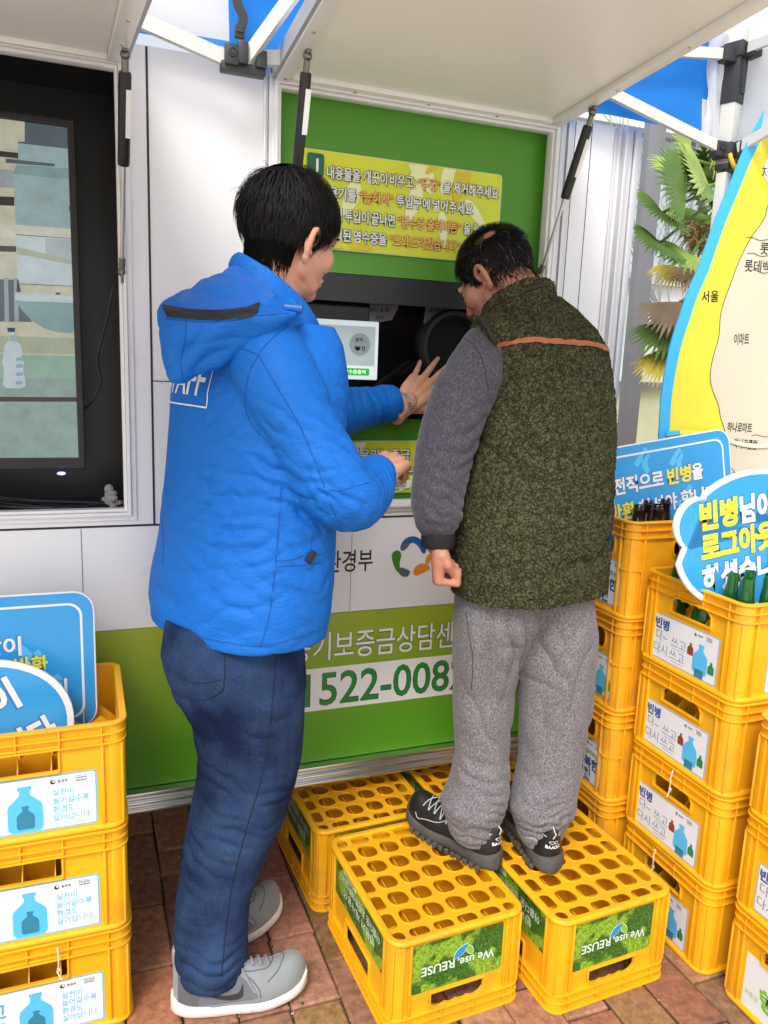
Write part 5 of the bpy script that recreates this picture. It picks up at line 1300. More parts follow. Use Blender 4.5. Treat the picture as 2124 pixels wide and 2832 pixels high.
# ------------------------------------------------------------------ the young man in the blue jacket
def denim(n, l, b, tc):
    w = n.new('ShaderNodeTexWave'); w.inputs['Scale'].default_value = 420; w.inputs['Distortion'].default_value = 2; w.bands_direction = 'DIAGONAL'; l.new(tc.outputs['Object'], w.inputs['Vector'])
    t = n.new('ShaderNodeTexNoise'); t.inputs['Scale'].default_value = 7; t.inputs['Detail'].default_value = 6; l.new(tc.outputs['Object'], t.inputs['Vector'])
    t3 = n.new('ShaderNodeTexNoise'); t3.inputs['Scale'].default_value = 260; t3.inputs['Detail'].default_value = 4; l.new(tc.outputs['Object'], t3.inputs['Vector'])
    r = n.new('ShaderNodeValToRGB'); e = r.color_ramp.elements; e[0].position = .36; e[0].color = (.006, .014, .044, 1); e[1].position = .74; e[1].color = (.032, .066, .150, 1)
    ad = n.new('ShaderNodeMath'); ad.operation = 'MULTIPLY_ADD'; l.new(t3.outputs[0], ad.inputs[0]); ad.inputs[1].default_value = .35; sb = n.new('ShaderNodeMath'); sb.operation = 'SUBTRACT'; l.new(t.outputs[0], sb.inputs[0]); sb.inputs[1].default_value = .17; l.new(sb.outputs[0], ad.inputs[2])
    l.new(ad.outputs[0], r.inputs[0]); l.new(r.outputs[0], b.inputs['Base Color'])
    bp = n.new('ShaderNodeBump'); bp.inputs['Strength'].default_value = .35; bp.inputs['Distance'].default_value = .001; l.new(t3.outputs[0], bp.inputs['Height']); l.new(bp.outputs[0], b.inputs['Normal'])
def crinkle(n, l, b, tc):
    mp = n.new('ShaderNodeMapping'); mp.inputs['Scale'].default_value = (60, 60, 150); l.new(tc.outputs['Object'], mp.inputs[0])
    t = n.new('ShaderNodeTexNoise'); t.inputs['Scale'].default_value = 1; t.inputs['Detail'].default_value = 5; l.new(mp.outputs[0], t.inputs['Vector'])
    t2 = n.new('ShaderNodeTexNoise'); t2.inputs['Scale'].default_value = 700; t2.inputs['Detail'].default_value = 2; l.new(tc.outputs['Object'], t2.inputs['Vector'])
    bp = n.new('ShaderNodeBump'); bp.inputs['Strength'].default_value = .55; bp.inputs['Distance'].default_value = .0045; l.new(t.outputs[0], bp.inputs['Height'])
    b2 = n.new('ShaderNodeBump'); b2.inputs['Strength'].default_value = .12; b2.inputs['Distance'].default_value = .001; l.new(t2.outputs[0], b2.inputs['Height']); l.new(bp.outputs[0], b2.inputs['Normal']); l.new(b2.outputs[0], b.inputs['Normal'])
JKT = mat('blue_softshell', (.006, .142, .55), .6, spec=.3, extra=crinkle); JKD = mat('jacket_seam', (.004, .075, .33), .7); JKB = mat('black_band', (.018, .017, .017), .7, bump=(400, .3))
FLB = mat('blue_fleece', (.006, .14, .58), .9, sheen=.1, bump=(260, .9, 2, .004)); JEAN = mat('denim', (.02, .045, .12), .85, spec=.15, extra=denim); JEAND = mat('denim_seam', (.006, .011, .03), .8)
m1 = thing('person', 'young man in a blue hooded jacket and jeans reaching to the machine, seen from behind', 'person', (.28, 1.68, 0))
I1 = Matrix.Translation((-.28, -1.68, 0))
A1 = 25; F1 = V((cos(RD(A1)), sin(RD(A1)), 0)); L1 = V((-sin(RD(A1)), cos(RD(A1)), 0)); UP = V((0, 0, 1))
# body: head, neck, trunk, limbs and hands in one skin
H1M = frame((.402, 1.640, 1.684), 27, -14, 3)
b = MB(); head(b, H1M, .98, (.36, 1.655, 1.50), .060)
b.loft([oval(c, F1, L1, a_, b_) for c, a_, b_ in (((.285, 1.68, .80), .15, .10), ((.28, 1.68, 1.0), .145, .095), ((.30, 1.68, 1.2), .155, .10), ((.335, 1.675, 1.38), .16, .10), ((.355, 1.66, 1.47), .10, .075))])
RS, RE, RW = V((.336, 1.518, 1.425)), V((.470, 1.455, 1.165)), V((.590, 1.585, 1.192))
LS, LE, LW = V((.40, 1.835, 1.425)), V((.520, 1.90, 1.30)), V((.790, 1.952, 1.326))
limb(b, [RS, RE, RW], [.05, .045, .03]); limb(b, [LS, LE, LW], [.05, .045, .03])
limb(b, [(.295, 1.60, .82), (.285, 1.590, .48), (.215, 1.57, .10)], [.08, .055, .04]); limb(b, [(.27, 1.76, .82), (.31, 1.765, .48), (.235, 1.715, .10)], [.08, .055, .04])
for ax, ay, dx, dy in ((.215, 1.562, .10, -.02), (.225, 1.712, .09, .04)): limb(b, [(ax, ay, .075), (ax + dx, ay + dy, .05)], [.030, .018])
hm = hframe((.800, 1.955, 1.328), (.70, .38, .56), (-.14, -.90, .42))
hand(b, hm, [(2, 10, 8), (-2, 8, 6), (-3, 10, 8), (0, 16, 14)], [9, 2, -5, -15], [(.020, .018, -.008), (.044, .040, -.012), (.060, .066, -.012), (.066, .090, -.008)], 1.14, 1)
hm2 = hframe((.602, 1.600, 1.200), (.62, .62, .16), (-.25, -.55, .85))
hand(b, hm2, [(62, 85, 50), (68, 88, 50), (72, 88, 50), (74, 88, 50)], [2, 0, -2, -4], [(.018, .022, -.010), (.034, .048, -.026), (.026, .070, -.040), (.008, .078, -.044)], 1.04, -1)
skin = solid(b, .0026, 3)
tofit(skin, 'body', SKIN1, m1, I1)
for sd_, nm in ((-1, 'ear'), (1, 'ear')): tofit(ear(H1M, 1.0, sd_), nm, SKIN1, m1, I1)
eyes(H1M, .98, m1, I1)
def al1(p):
    """where hair grows: above a hairline that dips behind the ears to the nape and leaves the face free"""
    y, z = p.y, p.z; a = abs(p.x)
    if y > .055: line = .072 - (.0 if a < .05 else .02)
    elif y > .012: line = -.004 if y > .030 else -.034
    elif y > -.030: line = .006
    else: line = -.030 - .80 * (-.030 - y)
    return max(0, min(1, (z - line + .004) / .012))
hairdo(H1M, .98, (.010, -.062, .116), al1, lambda p: .072 if p.z > .07 else (.052 if p.z > .02 else .055), lambda p: .021 if p.z > .03 else (.014 if p.z > 0 else .006), 7000, 3, m1, I1, width=.0011, thin=lambda p: .75 if (p - V((.012, -.070, .108))).length < .011 else 0, fuzz=.24)
hairdo(H1M, .98, (.0, -.055, .12), lambda p: 1 if p.y > .045 and p.z > .070 else 0, lambda p: .070, lambda p: .020, 900, 5, m1, I1, width=.0011, cap=False, fall=1.1, name='fringe')
nape(H1M, skin, m1, I1, 6500, -.028, .030, 1.30, (.010, .020), 6, zcap=-.078)
hairdo(H1M, .98, (.010, -.062, .116), al1, lambda p: .045, lambda p: .034, 26, 33, m1, I1, width=.0006, cap=False, fuzz=.8, fall=.1, name='stray_hair')
# jacket
def row(px0, px1, py, y=1.68, k=1.248):
    a, b_ = at(px0, py, y=y), at(px1, py, y=y); return (a + b_) / 2, (a - b_).length / 2 / k
j = MB(); rings = []
for (x0, x1, py) in ((408, 884, 1722), (400, 892, 1665), (408, 900, 1590), (428, 908, 1480), (446, 920, 1330), (454, 936, 1200), (462, 946, 1090), (486, 942, 1010), (556, 934, 950), (630, 915, 900)):
    rings.append(fitoval(x0, x1, py, 1.68, F1, L1, 1.45))
j.loft(rings)
limb(j, [RS + V((-.012, .03, .028)), RS + V((.02, -.012, -.045)), RS * .5 + RE * .5 + V((-.008, -.006, 0)), RE + V((.0, 0, .012)), RE * .52 + RW * .48 + V((.008, -.002, -.012)), RW + V((-.006, -.004, 0))], [.078, .080, .073, .073, .061, .049], 20)
limb(j, [LS + V((-.02, -.04, .02)), LS + V((.02, 0, -.02)), LE, LE * .5 + LW * .5 + V((-.02, 0, 0)), LW + V((-.058, -.006, .002))], [.085, .080, .070, .061, .046], 20)
JM = solid(j, .0052, 7)
def hemdist(p): return p.z
fj = folds([((.36, 1.52, 1.16), .22, (.25, 0, 1), .036, .0105), ((.30, 1.55, 1.02), .25, (-.35, .1, 1), .044, .0085), ((.46, 1.46, 1.20), .14, (.75, 0, .65), .028, .0100), ((.42, 1.47, 1.32), .15, (.5, 0, .9), .034, .0080),
            ((.53, 1.52, 1.18), .10, (.9, .4, -.25), .024, .0095), ((.20, 1.62, 1.12), .20, (.2, 0, 1), .040, .0055), ((.33, 1.50, .90), .22, (.5, 0, .9), .055, .0060), ((.55, 1.88, 1.30), .22, (1, .1, .2), .034, .0090),
            ((.28, 1.56, 1.30), .18, (-.6, 0, .8), .040, .0055), ((.18, 1.66, .92), .20, (.9, .3, .3), .07, .0065)], low=(6, .0030))
displace(JM, fj)
bj = bvh(JM)
JM.materials.append(JKT)
jk = link(bpy.data.objects.new('jacket', JM), m1); jk.matrix_parent_inverse = I1
def sub(m, name, mats, parent, inv, **k):
    o_ = m.build(name, mats, parent, **k); o_.matrix_parent_inverse = inv; return o_
st = MB()
for ln in ([(718, 980), (690, 1030), (678, 1120), (700, 1180), (760, 1240)], [(715, 982), (760, 1060), (830, 1180), (880, 1300), (930, 1430), (965, 1452)], [(720, 972), (760, 930), (830, 880)], [(620, 945), (665, 962), (712, 980)],
           [(778, 1350), (772, 1440), (762, 1560), (745, 1700), (720, 1788)], [(440, 1400), (452, 1480), (450, 1560)], [(760, 1552), (810, 1548), (850, 1528)], [(410, 1690), (470, 1735), (600, 1772), (740, 1785), (870, 1745)], [(912, 1354), (940, 1356), (1020, 1335)], [(762, 1568), (860, 1560), (885, 1556)], [(866, 1470), (858, 1520), (852, 1530)]):
    stitch(bj, ln, .0011, .0002, m=st)
sub(st, 'seams', JKD, jk, Matrix.Identity(4), ang=180)
zp_ = MB(); zq = onskin(bj, 857, 1538, .004); zp_.box((0, 0, 0), (.016, .006, .026), 0, Matrix.Translation(zq) @ Matrix.Rotation(.5, 4, 'Y'), .003); sub(zp_, 'zip_pull', BLKP, jk, Matrix.Identity(4))
# printing on the back
pr_ = MB(); u0 = onskin(bj, 574, 1128, 0); uu = V((.50, -.84, -.03)).normalized(); vv = V((.10, .05, 1)).normalized(); nn_ = uu.cross(vv).normalized()
lm = MB(); lm.text('STAFF', .09, -.112, .052, I4, 0, .012, w=.185, h=.064)
fr = [(-.002, 0), (-.002, .118), (-.235, .118), (-.235, 0)]
for (a, b_) in zip(fr, fr[1:] + fr[:1]):
    n = 24
    for k in range(n):
        p_, q_ = V(a).lerp(V(b_), k / n), V(a).lerp(V(b_), (k + 1) / n); t_ = (q_ - p_).normalized(); s_ = V((-t_.y, t_.x)) * .0016
        lm.face([(p_.x - s_.x, p_.y - s_.y, 0), (q_.x - s_.x, q_.y - s_.y, 0), (q_.x + s_.x, q_.y + s_.y, 0), (p_.x + s_.x, p_.y + s_.y, 0)])
bmesh.ops.triangulate(lm.bm, faces=lm.bm.faces[:]); bmesh.ops.subdivide_edges(lm.bm, edges=[e for e in lm.bm.edges if e.calc_length() > .01], cuts=3, use_grid_fill=True)
for v in lm.bm.verts:
    o_ = u0 + uu * v.co.x + vv * v.co.y + nn_ * .25; h_, n_, i_, t_ = bj.ray_cast(o_, -nn_)
    v.co = (h_ + n_ * .0012) if h_ is not None else u0
sub(lm, 'lettering', PWHITE, jk, Matrix.Identity(4), ang=180, norm=False)
# collar and hood
cl = MB(); cc = V((.376, 1.655, 1.526))
def neckring(dz, k, th=0, front=.055):
    return [cc + UP * (dz - .72 * q.dot(F1) - .12 * abs(q.dot(L1))) + q * k for q in [p_ for p_ in oval((0, 0, 0), F1, L1, .092, .100, 2.1, 40)]]
cl.loft([neckring(-.05, 1.20), neckring(.0, 1.06), neckring(.022, 1.0), neckring(.036, .98), neckring(.040, .94), neckring(.030, .90), neckring(0, .90), neckring(-.05, .98)], caps=False)
rg_ = cl.bm.verts
CMh = cl.mesh('collar', 180); displace(CMh, folds([((.36, 1.6, 1.56), .25, (.3, .2, 1), .03, .0035)], low=(14, .003))); tofit(CMh, 'collar', JKT, jk, Matrix.Identity(4))
hd = MB()
def P(px, py, y): return at(px, py, y=y)
lip = [P(444, 842, 1.585), P(500, 868, 1.505), P(600, 876, 1.465), P(715, 862, 1.455), P(812, 866, 1.47), P(832, 838, 1.54), P(770, 785, 1.60), P(690, 742, 1.655), P(610, 752, 1.69), P(520, 795, 1.68), P(462, 825, 1.64)]
lip = [V(p) for p in smooth_closed([tuple(p) for p in lip], 4)]; lc = sum(lip, V()) / len(lip)
tip = P(496, 1050, 1.55)
def ringt(t, bul):
    c = lc.lerp(tip, t); return [c + (q - lc) * bul + (q - lc) * 0 for q in lip]
dome = [[lc + (q - lc) * k + UP * h_ + V((.02, .01, 0)) * h_ * 10 for q in lip] for k, h_ in ((.10, .046), (.40, .036), (.66, .012), (.86, -.003), (.965, -.002))]
hd.loft([*dome, lip, ringt(.10, .985), ringt(.30, .83), ringt(.52, .62), ringt(.74, .44), ringt(.92, .27), ringt(1.03, .12)])
HM_ = solid(hd, .0040, 5)
displace(HM_, folds([((.30, 1.58, 1.57), .16, (.5, .2, 1), .040, .010), ((.16, 1.52, 1.43), .14, (.8, .0, -.45), .05, .008), ((.26, 1.5, 1.50), .14, (-.4, 0, 1), .045, .005)], low=(9, .005)))
nml = (lip[10] - lc).cross(lip[0] - lc).normalized()
if nml.z < 0: nml = -nml
HM_.materials.append(JKT); HM_.materials.append(FLB)
for p_ in HM_.polygons:
    if (p_.center - lc).dot(nml) > .0015: p_.material_index = 1
hood = link(bpy.data.objects.new('hood', HM_), jk)
bh = bvh(HM_)
bd = MB()
top_ = [(448, 846), (520, 858), (600, 860), (680, 852), (718, 838)]; bot_ = [(466, 878), (530, 884), (610, 886), (690, 878), (712, 866)]
for k in range(4): patch(bh, (top_[k], top_[k + 1], bot_[k + 1], bot_[k]), 20, 10, .0032, m=bd)
bmesh.ops.remove_doubles(bd.bm, verts=bd.bm.verts[:], dist=.0004)
sub(bd, 'hood_band', JKB, hood, Matrix.Identity(4), ang=180)
sm_ = MB(); stitch(bh, [(515, 890), (512, 940), (500, 1000), (505, 1040)], .0011, .0002, m=sm_); stitch(bh, [(460, 882), (540, 890), (640, 888), (715, 872), (800, 868)], .0010, .0002, m=sm_); sub(sm_, 'seams', JKD, hood, Matrix.Identity(4), ang=180)
tg = MB(); tq = onskin(bh, 812, 858, .004) or P(812, 858, 1.46); tg.tube([tq + V((-.016, .006, .001)), tq + V((.016, -.006, -.001))], .0085, 12); sub(tg, 'cord_lock', mat('blue_plastic', (.01, .12, .42), .4), hood, Matrix.Identity(4))
# cuffs
cf = MB(); d_ = (RW - RE).normalized()
cu_ = RW + d_ * .010
cf.tube([cu_ - d_ * .012, cu_, cu_ + d_ * .010], [.046, .044, .0405], 20); sub(cf, 'cuff_lining', PWHITE, jk, Matrix.Identity(4))
lf_ = MB(); ld_ = (LW - LE).normalized(); le_ = LW + V((-.058, -.006, .002))
lf_.tube([le_ - ld_ * .010, le_ + ld_ * .006, le_ + ld_ * .032, le_ + ld_ * .038], [.0500, .0515, .0490, .0455], 22); sub(lf_, 'cuff', JKT, jk, Matrix.Identity(4))
# watch on the left wrist
wt = MB(); wd_ = (LW - LE).normalized(); wc = hm.translation + wd_ * -.010 + V((.004, 0, 0)); q_ = wd_.to_track_quat('Z', 'Y').to_matrix().to_4x4(); WMx = Matrix.Translation(wc) @ q_
for k in range(26):
    a = 2 * pi * k / 26; r_ = .0315
    for off, w_, h_ in ((-.0055, .0045, .0030), (0, .0055, .0036), (.0055, .0045, .0030)):
        wt.box((0, 0, 0), (.0058, h_, w_), 0 if off == 0 else 1, WMx @ Matrix.Rotation(a + (.06 if off == 0 else 0), 4, 'Z') @ Matrix.Translation((0, r_, off)), .0008)
wt.lathe([(.018, -.004), (.019, 0), (.018, .006), (.016, .008), (.0, .008)], 24, WMx @ Matrix.Rotation(RD(215), 4, 'Z') @ Matrix.Translation((0, .033, 0)) @ Matrix.Rotation(RD(-90), 4, 'X'), 1)
sub(wt, 'watch', [mat('polished_steel', (.9, .88, .85), .22, .85), mat('brushed_steel', (.72, .71, .69), .34, .85)], m1, I1)
# jeans
jn = MB()
def leg(m, rows, y, n=24, el=1.0):
    rr = []
    for (x0, x1, py, yy) in rows:
        c, r, p_ = fit(x0, x1, py, yy); rr.append([c + V((cos(2 * pi * k / n) * r, sin(2 * pi * k / n) * r * el, 0)) for k in range(n)])
    m.loft(rr)
leg(jn, [(455, 800, 1700, 1.64), (442, 838, 1800, 1.63), (470, 842, 1900, 1.62), (528, 838, 1990, 1.61), (545, 832, 2080, 1.60), (540, 815, 2170, 1.60), (520, 782, 2270, 1.60), (503, 735, 2370, 1.60), (490, 694, 2480, 1.58), (484, 682, 2570, 1.57), (486, 684, 2640, 1.565), (492, 678, 2690, 1.565)], 1.6, el=.92)
leg(jn, [(520, 830, 1720, 1.76), (540, 836, 1830, 1.76), (560, 830, 1950, 1.765), (562, 800, 2050, 1.77), (545, 745, 2160, 1.755), (530, 690, 2260, 1.745), (526, 665, 2360, 1.735), (522, 655, 2440, 1.725), (520, 650, 2520, 1.715), (522, 650, 2560, 1.71)], 1.77, el=.92)
JN = solid(jn, .0050, 5)
displace(JN, folds([((.27, 1.53, .50), .16, (.35, 0, 1), .034, .0085), ((.20, 1.55, .36), .12, (.5, 0, 1), .040, .0070), ((.20, 1.55, .14), .13, (.15, 0, 1), .036, .0105), ((.30, 1.54, .70), .18, (.8, 0, .6), .05, .0070), ((.20, 1.60, .72), .14, (.6, 0, .8), .045, .006), ((.28, 1.74, .35), .25, (.3, 0, 1), .04, .007)], low=(8, .0035)))
JN.materials.append(JEAN); je = link(bpy.data.objects.new('jeans', JN), m1); je.matrix_parent_inverse = I1
bn_ = bvh(JN); st = MB()
for ln in ([(765, 1800), (757, 1900), (748, 1990), (740, 2080), (715, 2180), (685, 2280), (658, 2380), (640, 2460), (626, 2560), (618, 2640), (612, 2700)], [(620, 1802), (622, 1850), (618, 1900), (612, 1918)], [(490, 1868), (540, 1890), (612, 1880)], [(545, 1935), (580, 1932), (618, 1908)]): stitch(bn_, ln, .0012, .0004, m=st)
sub(st, 'seams', JEAND, je, Matrix.Identity(4), ang=180)
# sneakers
SHG = mat('grey_suede', (.235, .255, .26), .75, sheen=.3, bump=(350, .3), var=(14, .10)); SHD = mat('grey_mesh', (.16, .165, .185), .8, bump=(520, .9, 1, .003)); SOLE = mat('dirty_white_sole', (.70, .68, .64), .6, speck=(50, .62, .80, (.42, .38, .34), 6), bump=(120, .3)); HEELG = mat('heel_grey', (.105, .108, .118), .7, bump=(350, .3)); LACE = mat('lilac_lace', (.30, .28, .33), .8, bump=(700, .5)); EMB = mat('dark_emblem', (.030, .029, .030), .6)
def shoe_mesh(L_, w_, hh, sole_t, toe_h, flare=1.0):
    """local: heel at y=0, toe at y=L_, z up; returns upper rings and sole rings"""
    up, so = [], []; N = 26
    def width(t): return w_ * (.70 + .10 * sin(pi * min(t * 2.2, 1)) + .22 * exp(-((t - .68) / .24) ** 2)) * (1 if t < .86 else sqrt(max(.0, 1 - ((t - .86) / .145) ** 2)) * .98 + .02) * (1 if t > .16 else .15 + .85 * sqrt(max(0, 1 - ((.16 - t) / .16) ** 2)))
    def cen(t): return .012 * sin(pi * t) 
    def height(t): return (hh * (.80 + .20 * min(1, t / .12)) if t < .22 else hh + (toe_h - hh) * min(1, (t - .22) / .48) ** .8) if t < .86 else toe_h * sqrt(max(.02, 1 - ((t - .86) / .15) ** 2))
    def spring(t): return .022 * max(0, (t - .62) / .38) ** 2
    for k in range(31):
        t = k / 30 * .996 + .002; w2, h_ = width(t) / 2, height(t); r = []
        for i in range(N):
            a = 2 * pi * i / N; x = cos(a); z = sin(a)
            xx = w2 * abs(x) ** .8 * (1 if x > 0 else -1) * (1 - .38 * max(0, z) * (1 if t < .6 else .6)); zz_ = h_ * max(0, z) ** .85 if z > 0 else z * .012
            r.append((cen(t) + xx, L_ * t, sole_t + spring(t) + zz_ - .004))
        up.append(r)
        r = []
        for i in range(N):
            a = 2 * pi * i / N; x = cos(a); z = sin(a); tt = sole_t * (1.12 if t < .3 else 1)
            r.append((cen(t) + (w2 + .0045) * abs(x) ** .6 * (1 if x > 0 else -1) * flare, (L_ + .010) * t - .005, spring(t) * .95 + tt / 2 + tt / 2 * abs(z) ** .6 * (1 if z > 0 else -1)))
        so.append(r)
    return up, so
def sneaker(pos, yaw, label_group=None):
    Mx = Matrix.Translation(pos) @ Matrix.Rotation(yaw - pi / 2, 4, 'Z')
    up, so = shoe_mesh(.295, .106, .100, .034, .058); m = MB(); m.loft(up, 0, True, True, Mx)
    o_ = m.build('shoe', SHG, m1, ang=60); o_.matrix_parent_inverse = I1
    bs = BVHTree.FromBMesh(bmesh.new()) ; bs = bvh(o_.data)
    m = MB(); m.loft(so, 0, True, True, Mx); sub(m, 'sole', SOLE, o_, Matrix.Identity(4), ang=50)
    # mesh side panel, emblem, laces
    def side(y, z, sgn=1, lift=.001):
        h_, n_, i_, t_ = bs.ray_cast(Mx @ V((sgn * .3, y, z)), (Mx.to_3x3() @ V((-sgn, 0, 0)))); return h_ + n_ * lift if h_ is not None else None
    def top(x, y, lift=.002):
        h_, n_, i_, t_ = bs.ray_cast(Mx @ V((x, y, .4)), V((0, 0, -1))); return h_ + n_ * lift if h_ is not None else None
    def sheet(fn, poly_, n=14, lift=.0012, mats=SHD, nm='mesh_panel'):
        q = MB(); 
        ys = [p[0] for p in poly_['lo']]; G = []
        for i in range(n + 1):
            t = i / n; lo = spline([(a, b_, 0) for a, b_ in poly_['lo']], 8); hi = spline([(a, b_, 0) for a, b_ in poly_['hi']], 8)
            a = lo[int(t * (len(lo) - 1))]; b_ = hi[int(t * (len(hi) - 1))]; row_ = []
            for k in range(6):
                c = a.lerp(b_, k / 5); p_ = side(c.x, c.y, 1, lift); row_.append(q.bm.verts.new(p_) if p_ is not None else None)
            G.append(row_)
        for i in range(n):
            for k in range(5):
                qq = (G[i][k], G[i + 1][k], G[i + 1][k + 1], G[i][k + 1])
                if None not in qq: q.bm.faces.new(qq)
        sub(q, nm, mats, o_, Matrix.Identity(4), ang=180)
    sheet(side, dict(lo=[(.052, .036), (.10, .036), (.165, .038), (.185, .042)], hi=[(.052, .062), (.085, .078), (.130, .094), (.176, .058)]))
    sheet(side, dict(lo=[(.060, .064), (.090, .050), (.125, .041), (.150, .046), (.152, .072)], hi=[(.060, .066), (.090, .056), (.125, .053), (.142, .056), (.1515, .073)]), lift=.0020, mats=EMB, nm='emblem')
    sheet(side, dict(lo=[(.012, .036), (.030, .036), (.052, .036)], hi=[(.012, .110), (.032, .108), (.060, .088)]), mats=HEELG, nm='heel_panel')
    q = MB()
    for k in range(5):
        y = .135 + .018 * k; w_ = .024 - .001 * k
        pts = [top(-w_ + 2 * w_ * i / 8, y + .006 * (i / 8 - .5), .0035) for i in range(9)]
        q.tube([p for p in pts if p is not None], .0032, 6)
    for sg in (1, -1):
        pts = [top(.004 * sg, .130, .006), top(.022 * sg, .142, .008), side(.165, .070, sg, .004), side(.178, .052, sg, .003)] if sg > 0 else [top(.002, .132, .007), top(-.02, .150, .007), top(-.030, .168, .004)]
        pts = [p for p in pts if p is not None]
        if len(pts) > 2: q.tube(spline(pts, 5), .0024, 6)
    sub(q, 'laces', LACE, o_, Matrix.Identity(4))
    def seam_(pts, k):
        pts = [p for p in pts if p is not None]
        if len(pts) > 2:
            q = MB(); q.tube(spline(pts, k) if k > 1 else pts, .0011, 5); sub(q, 'seam', HEELG, o_, Matrix.Identity(4))
    for line in ([(-.030, .135), (-.030, .175), (-.024, .208), (0, .222), (.024, .208), (.030, .175), (.030, .135)], [(-.046, .205), (-.030, .232), (0, .246), (.030, .232), (.046, .205)]):
        seam_([top(a.x, a.y, .0006) for a in spline([(x, y, 0) for x, y in line], 5)], 1)
    for sg in (-1, 1):
        seam_([side(y, z, sg, .0006) for y, z in ((.052, .036), (.056, .060), (.066, .090))], 4); seam_([side(y, z, sg, .0006) for y, z in ((.19, .040), (.185, .060), (.165, .080))], 4)
    return o_
sneaker((.142, 1.566, 0), RD(-7)); sneaker((.162, 1.690, 0), RD(23))
# ------------------------------------------------------------------ the older man on the crates
def fleecy(n, l, b, tc):
    t0 = n.new('ShaderNodeTexNoise'); t0.inputs['Scale'].default_value = 70; t0.inputs['Detail'].default_value = 3; l.new(tc.outputs['Object'], t0.inputs['Vector'])
    mx0 = n.new('ShaderNodeMix'); mx0.data_type = 'RGBA'; mx0.blend_type = 'LINEAR_LIGHT'; mx0.inputs[0].default_value = .012; l.new(tc.outputs['Object'], mx0.inputs[6]); l.new(t0.outputs[1], mx0.inputs[7])
    v = n.new('ShaderNodeTexVoronoi'); v.feature = 'DISTANCE_TO_EDGE'; v.inputs['Scale'].default_value = 106; l.new(mx0.outputs[2], v.inputs['Vector'])
    tw = n.new('ShaderNodeTexNoise'); tw.inputs['Scale'].default_value = 90; tw.inputs['Detail'].default_value = 1; l.new(tc.outputs['Object'], tw.inputs['Vector'])
    wd = n.new('ShaderNodeMapRange'); wd.inputs[1].default_value = .35; wd.inputs[2].default_value = .68; wd.inputs[3].default_value = .06; wd.inputs[4].default_value = .19; l.new(tw.outputs[0], wd.inputs[0])
    r = n.new('ShaderNodeMapRange'); r.interpolation_type = 'SMOOTHSTEP'; l.new(v.outputs[0], r.inputs[0]); l.new(wd.outputs[0], r.inputs[2])
    t = n.new('ShaderNodeTexNoise'); t.inputs['Scale'].default_value = 420; t.inputs['Detail'].default_value = 4; l.new(tc.outputs['Object'], t.inputs['Vector'])
    ad = n.new('ShaderNodeMath'); ad.operation = 'MULTIPLY_ADD'; l.new(t.outputs[0], ad.inputs[0]); ad.inputs[1].default_value = .45; l.new(r.outputs[0], ad.inputs[2])
    bp = n.new('ShaderNodeBump'); bp.inputs['Strength'].default_value = 1; bp.inputs['Distance'].default_value = .0055; l.new(ad.outputs[0], bp.inputs['Height']); l.new(bp.outputs[0], b.inputs['Normal'])
    q = n.new('ShaderNodeValToRGB'); e = q.color_ramp.elements; e[0].position = .02; e[0].color = (.040, .041, .020, 1); e[1].position = .6; e[1].color = (.080, .080, .040, 1)
    l.new(r.outputs[0], q.inputs[0])
    t4 = n.new('ShaderNodeTexNoise'); t4.inputs['Scale'].default_value = 60; t4.inputs['Detail'].default_value = 3; l.new(tc.outputs['Object'], t4.inputs['Vector'])
    mr = n.new('ShaderNodeMapRange'); mr.inputs[1].default_value = .3; mr.inputs[2].default_value = .7; mr.inputs[3].default_value = .75; mr.inputs[4].default_value = 1.25; l.new(t4.outputs[0], mr.inputs[0])
    mm = n.new('ShaderNodeMix'); mm.data_type = 'RGBA'; mm.blend_type = 'MULTIPLY'; mm.inputs[0].default_value = 1; l.new(q.outputs[0], mm.inputs[6]); l.new(mr.outputs[0], mm.inputs[7]); l.new(mm.outputs[2], b.inputs['Base Color'])
def melange(dark, mid, light, sc=330):
    def f(n, l, b, tc):
        mp = n.new('ShaderNodeMapping'); mp.inputs['Scale'].default_value = (1, 1, .62); l.new(tc.outputs['Object'], mp.inputs[0])
        t = n.new('ShaderNodeTexNoise'); t.inputs['Scale'].default_value = sc; t.inputs['Detail'].default_value = 4; t.inputs['Roughness'].default_value = .75; l.new(mp.outputs[0], t.inputs['Vector'])
        q = n.new('ShaderNodeValToRGB'); e = q.color_ramp.elements; e[0].position = .36; e[0].color = (*dark, 1); e[1].position = .66; e[1].color = (*light, 1); k = e.new(.5); k.color = (*mid, 1)
        l.new(t.outputs[0], q.inputs[0]); l.new(q.outputs[0], b.inputs['Base Color'])
        bp = n.new('ShaderNodeBump'); bp.inputs['Strength'].default_value = .35; bp.inputs['Distance'].default_value = .0015; l.new(t.outputs[0], bp.inputs['Height']); l.new(bp.outputs[0], b.inputs['Normal'])
    return f
FLC = mat('olive_fleece', (.1, .1, .05), .95, spec=.08, extra=fleecy); TRIM = mat('rust_trim', (.36, .12, .05), .75, bump=(500, .3)); EDGE = mat('dark_binding', (.02, .022, .016), .8)
PANT = mat('grey_melange', (.2, .18, .19), .9, sheen=.15, extra=melange((.070, .064, .068), (.150, .138, .146), (.29, .275, .285))); SLV = mat('grey_sweat', (.08, .075, .1), .9, sheen=.2, extra=melange((.026, .024, .031), (.050, .046, .060), (.095, .09, .108), 240)); RIB = mat('black_rib', (.014, .013, .015), .85, bump=(600, .6)); LIN = mat('plaid_collar', (.08, .10, .16), .8, var=(80, .5)); CUFFG = mat('pale_lining', (.40, .40, .42), .85)
m2 = thing('person', 'older man in an olive fleece vest and grey trousers standing on upturned crates, head bowed', 'person', (.92, 1.60, .235))
I2 = Matrix.Translation((-.92, -1.60, -.235))
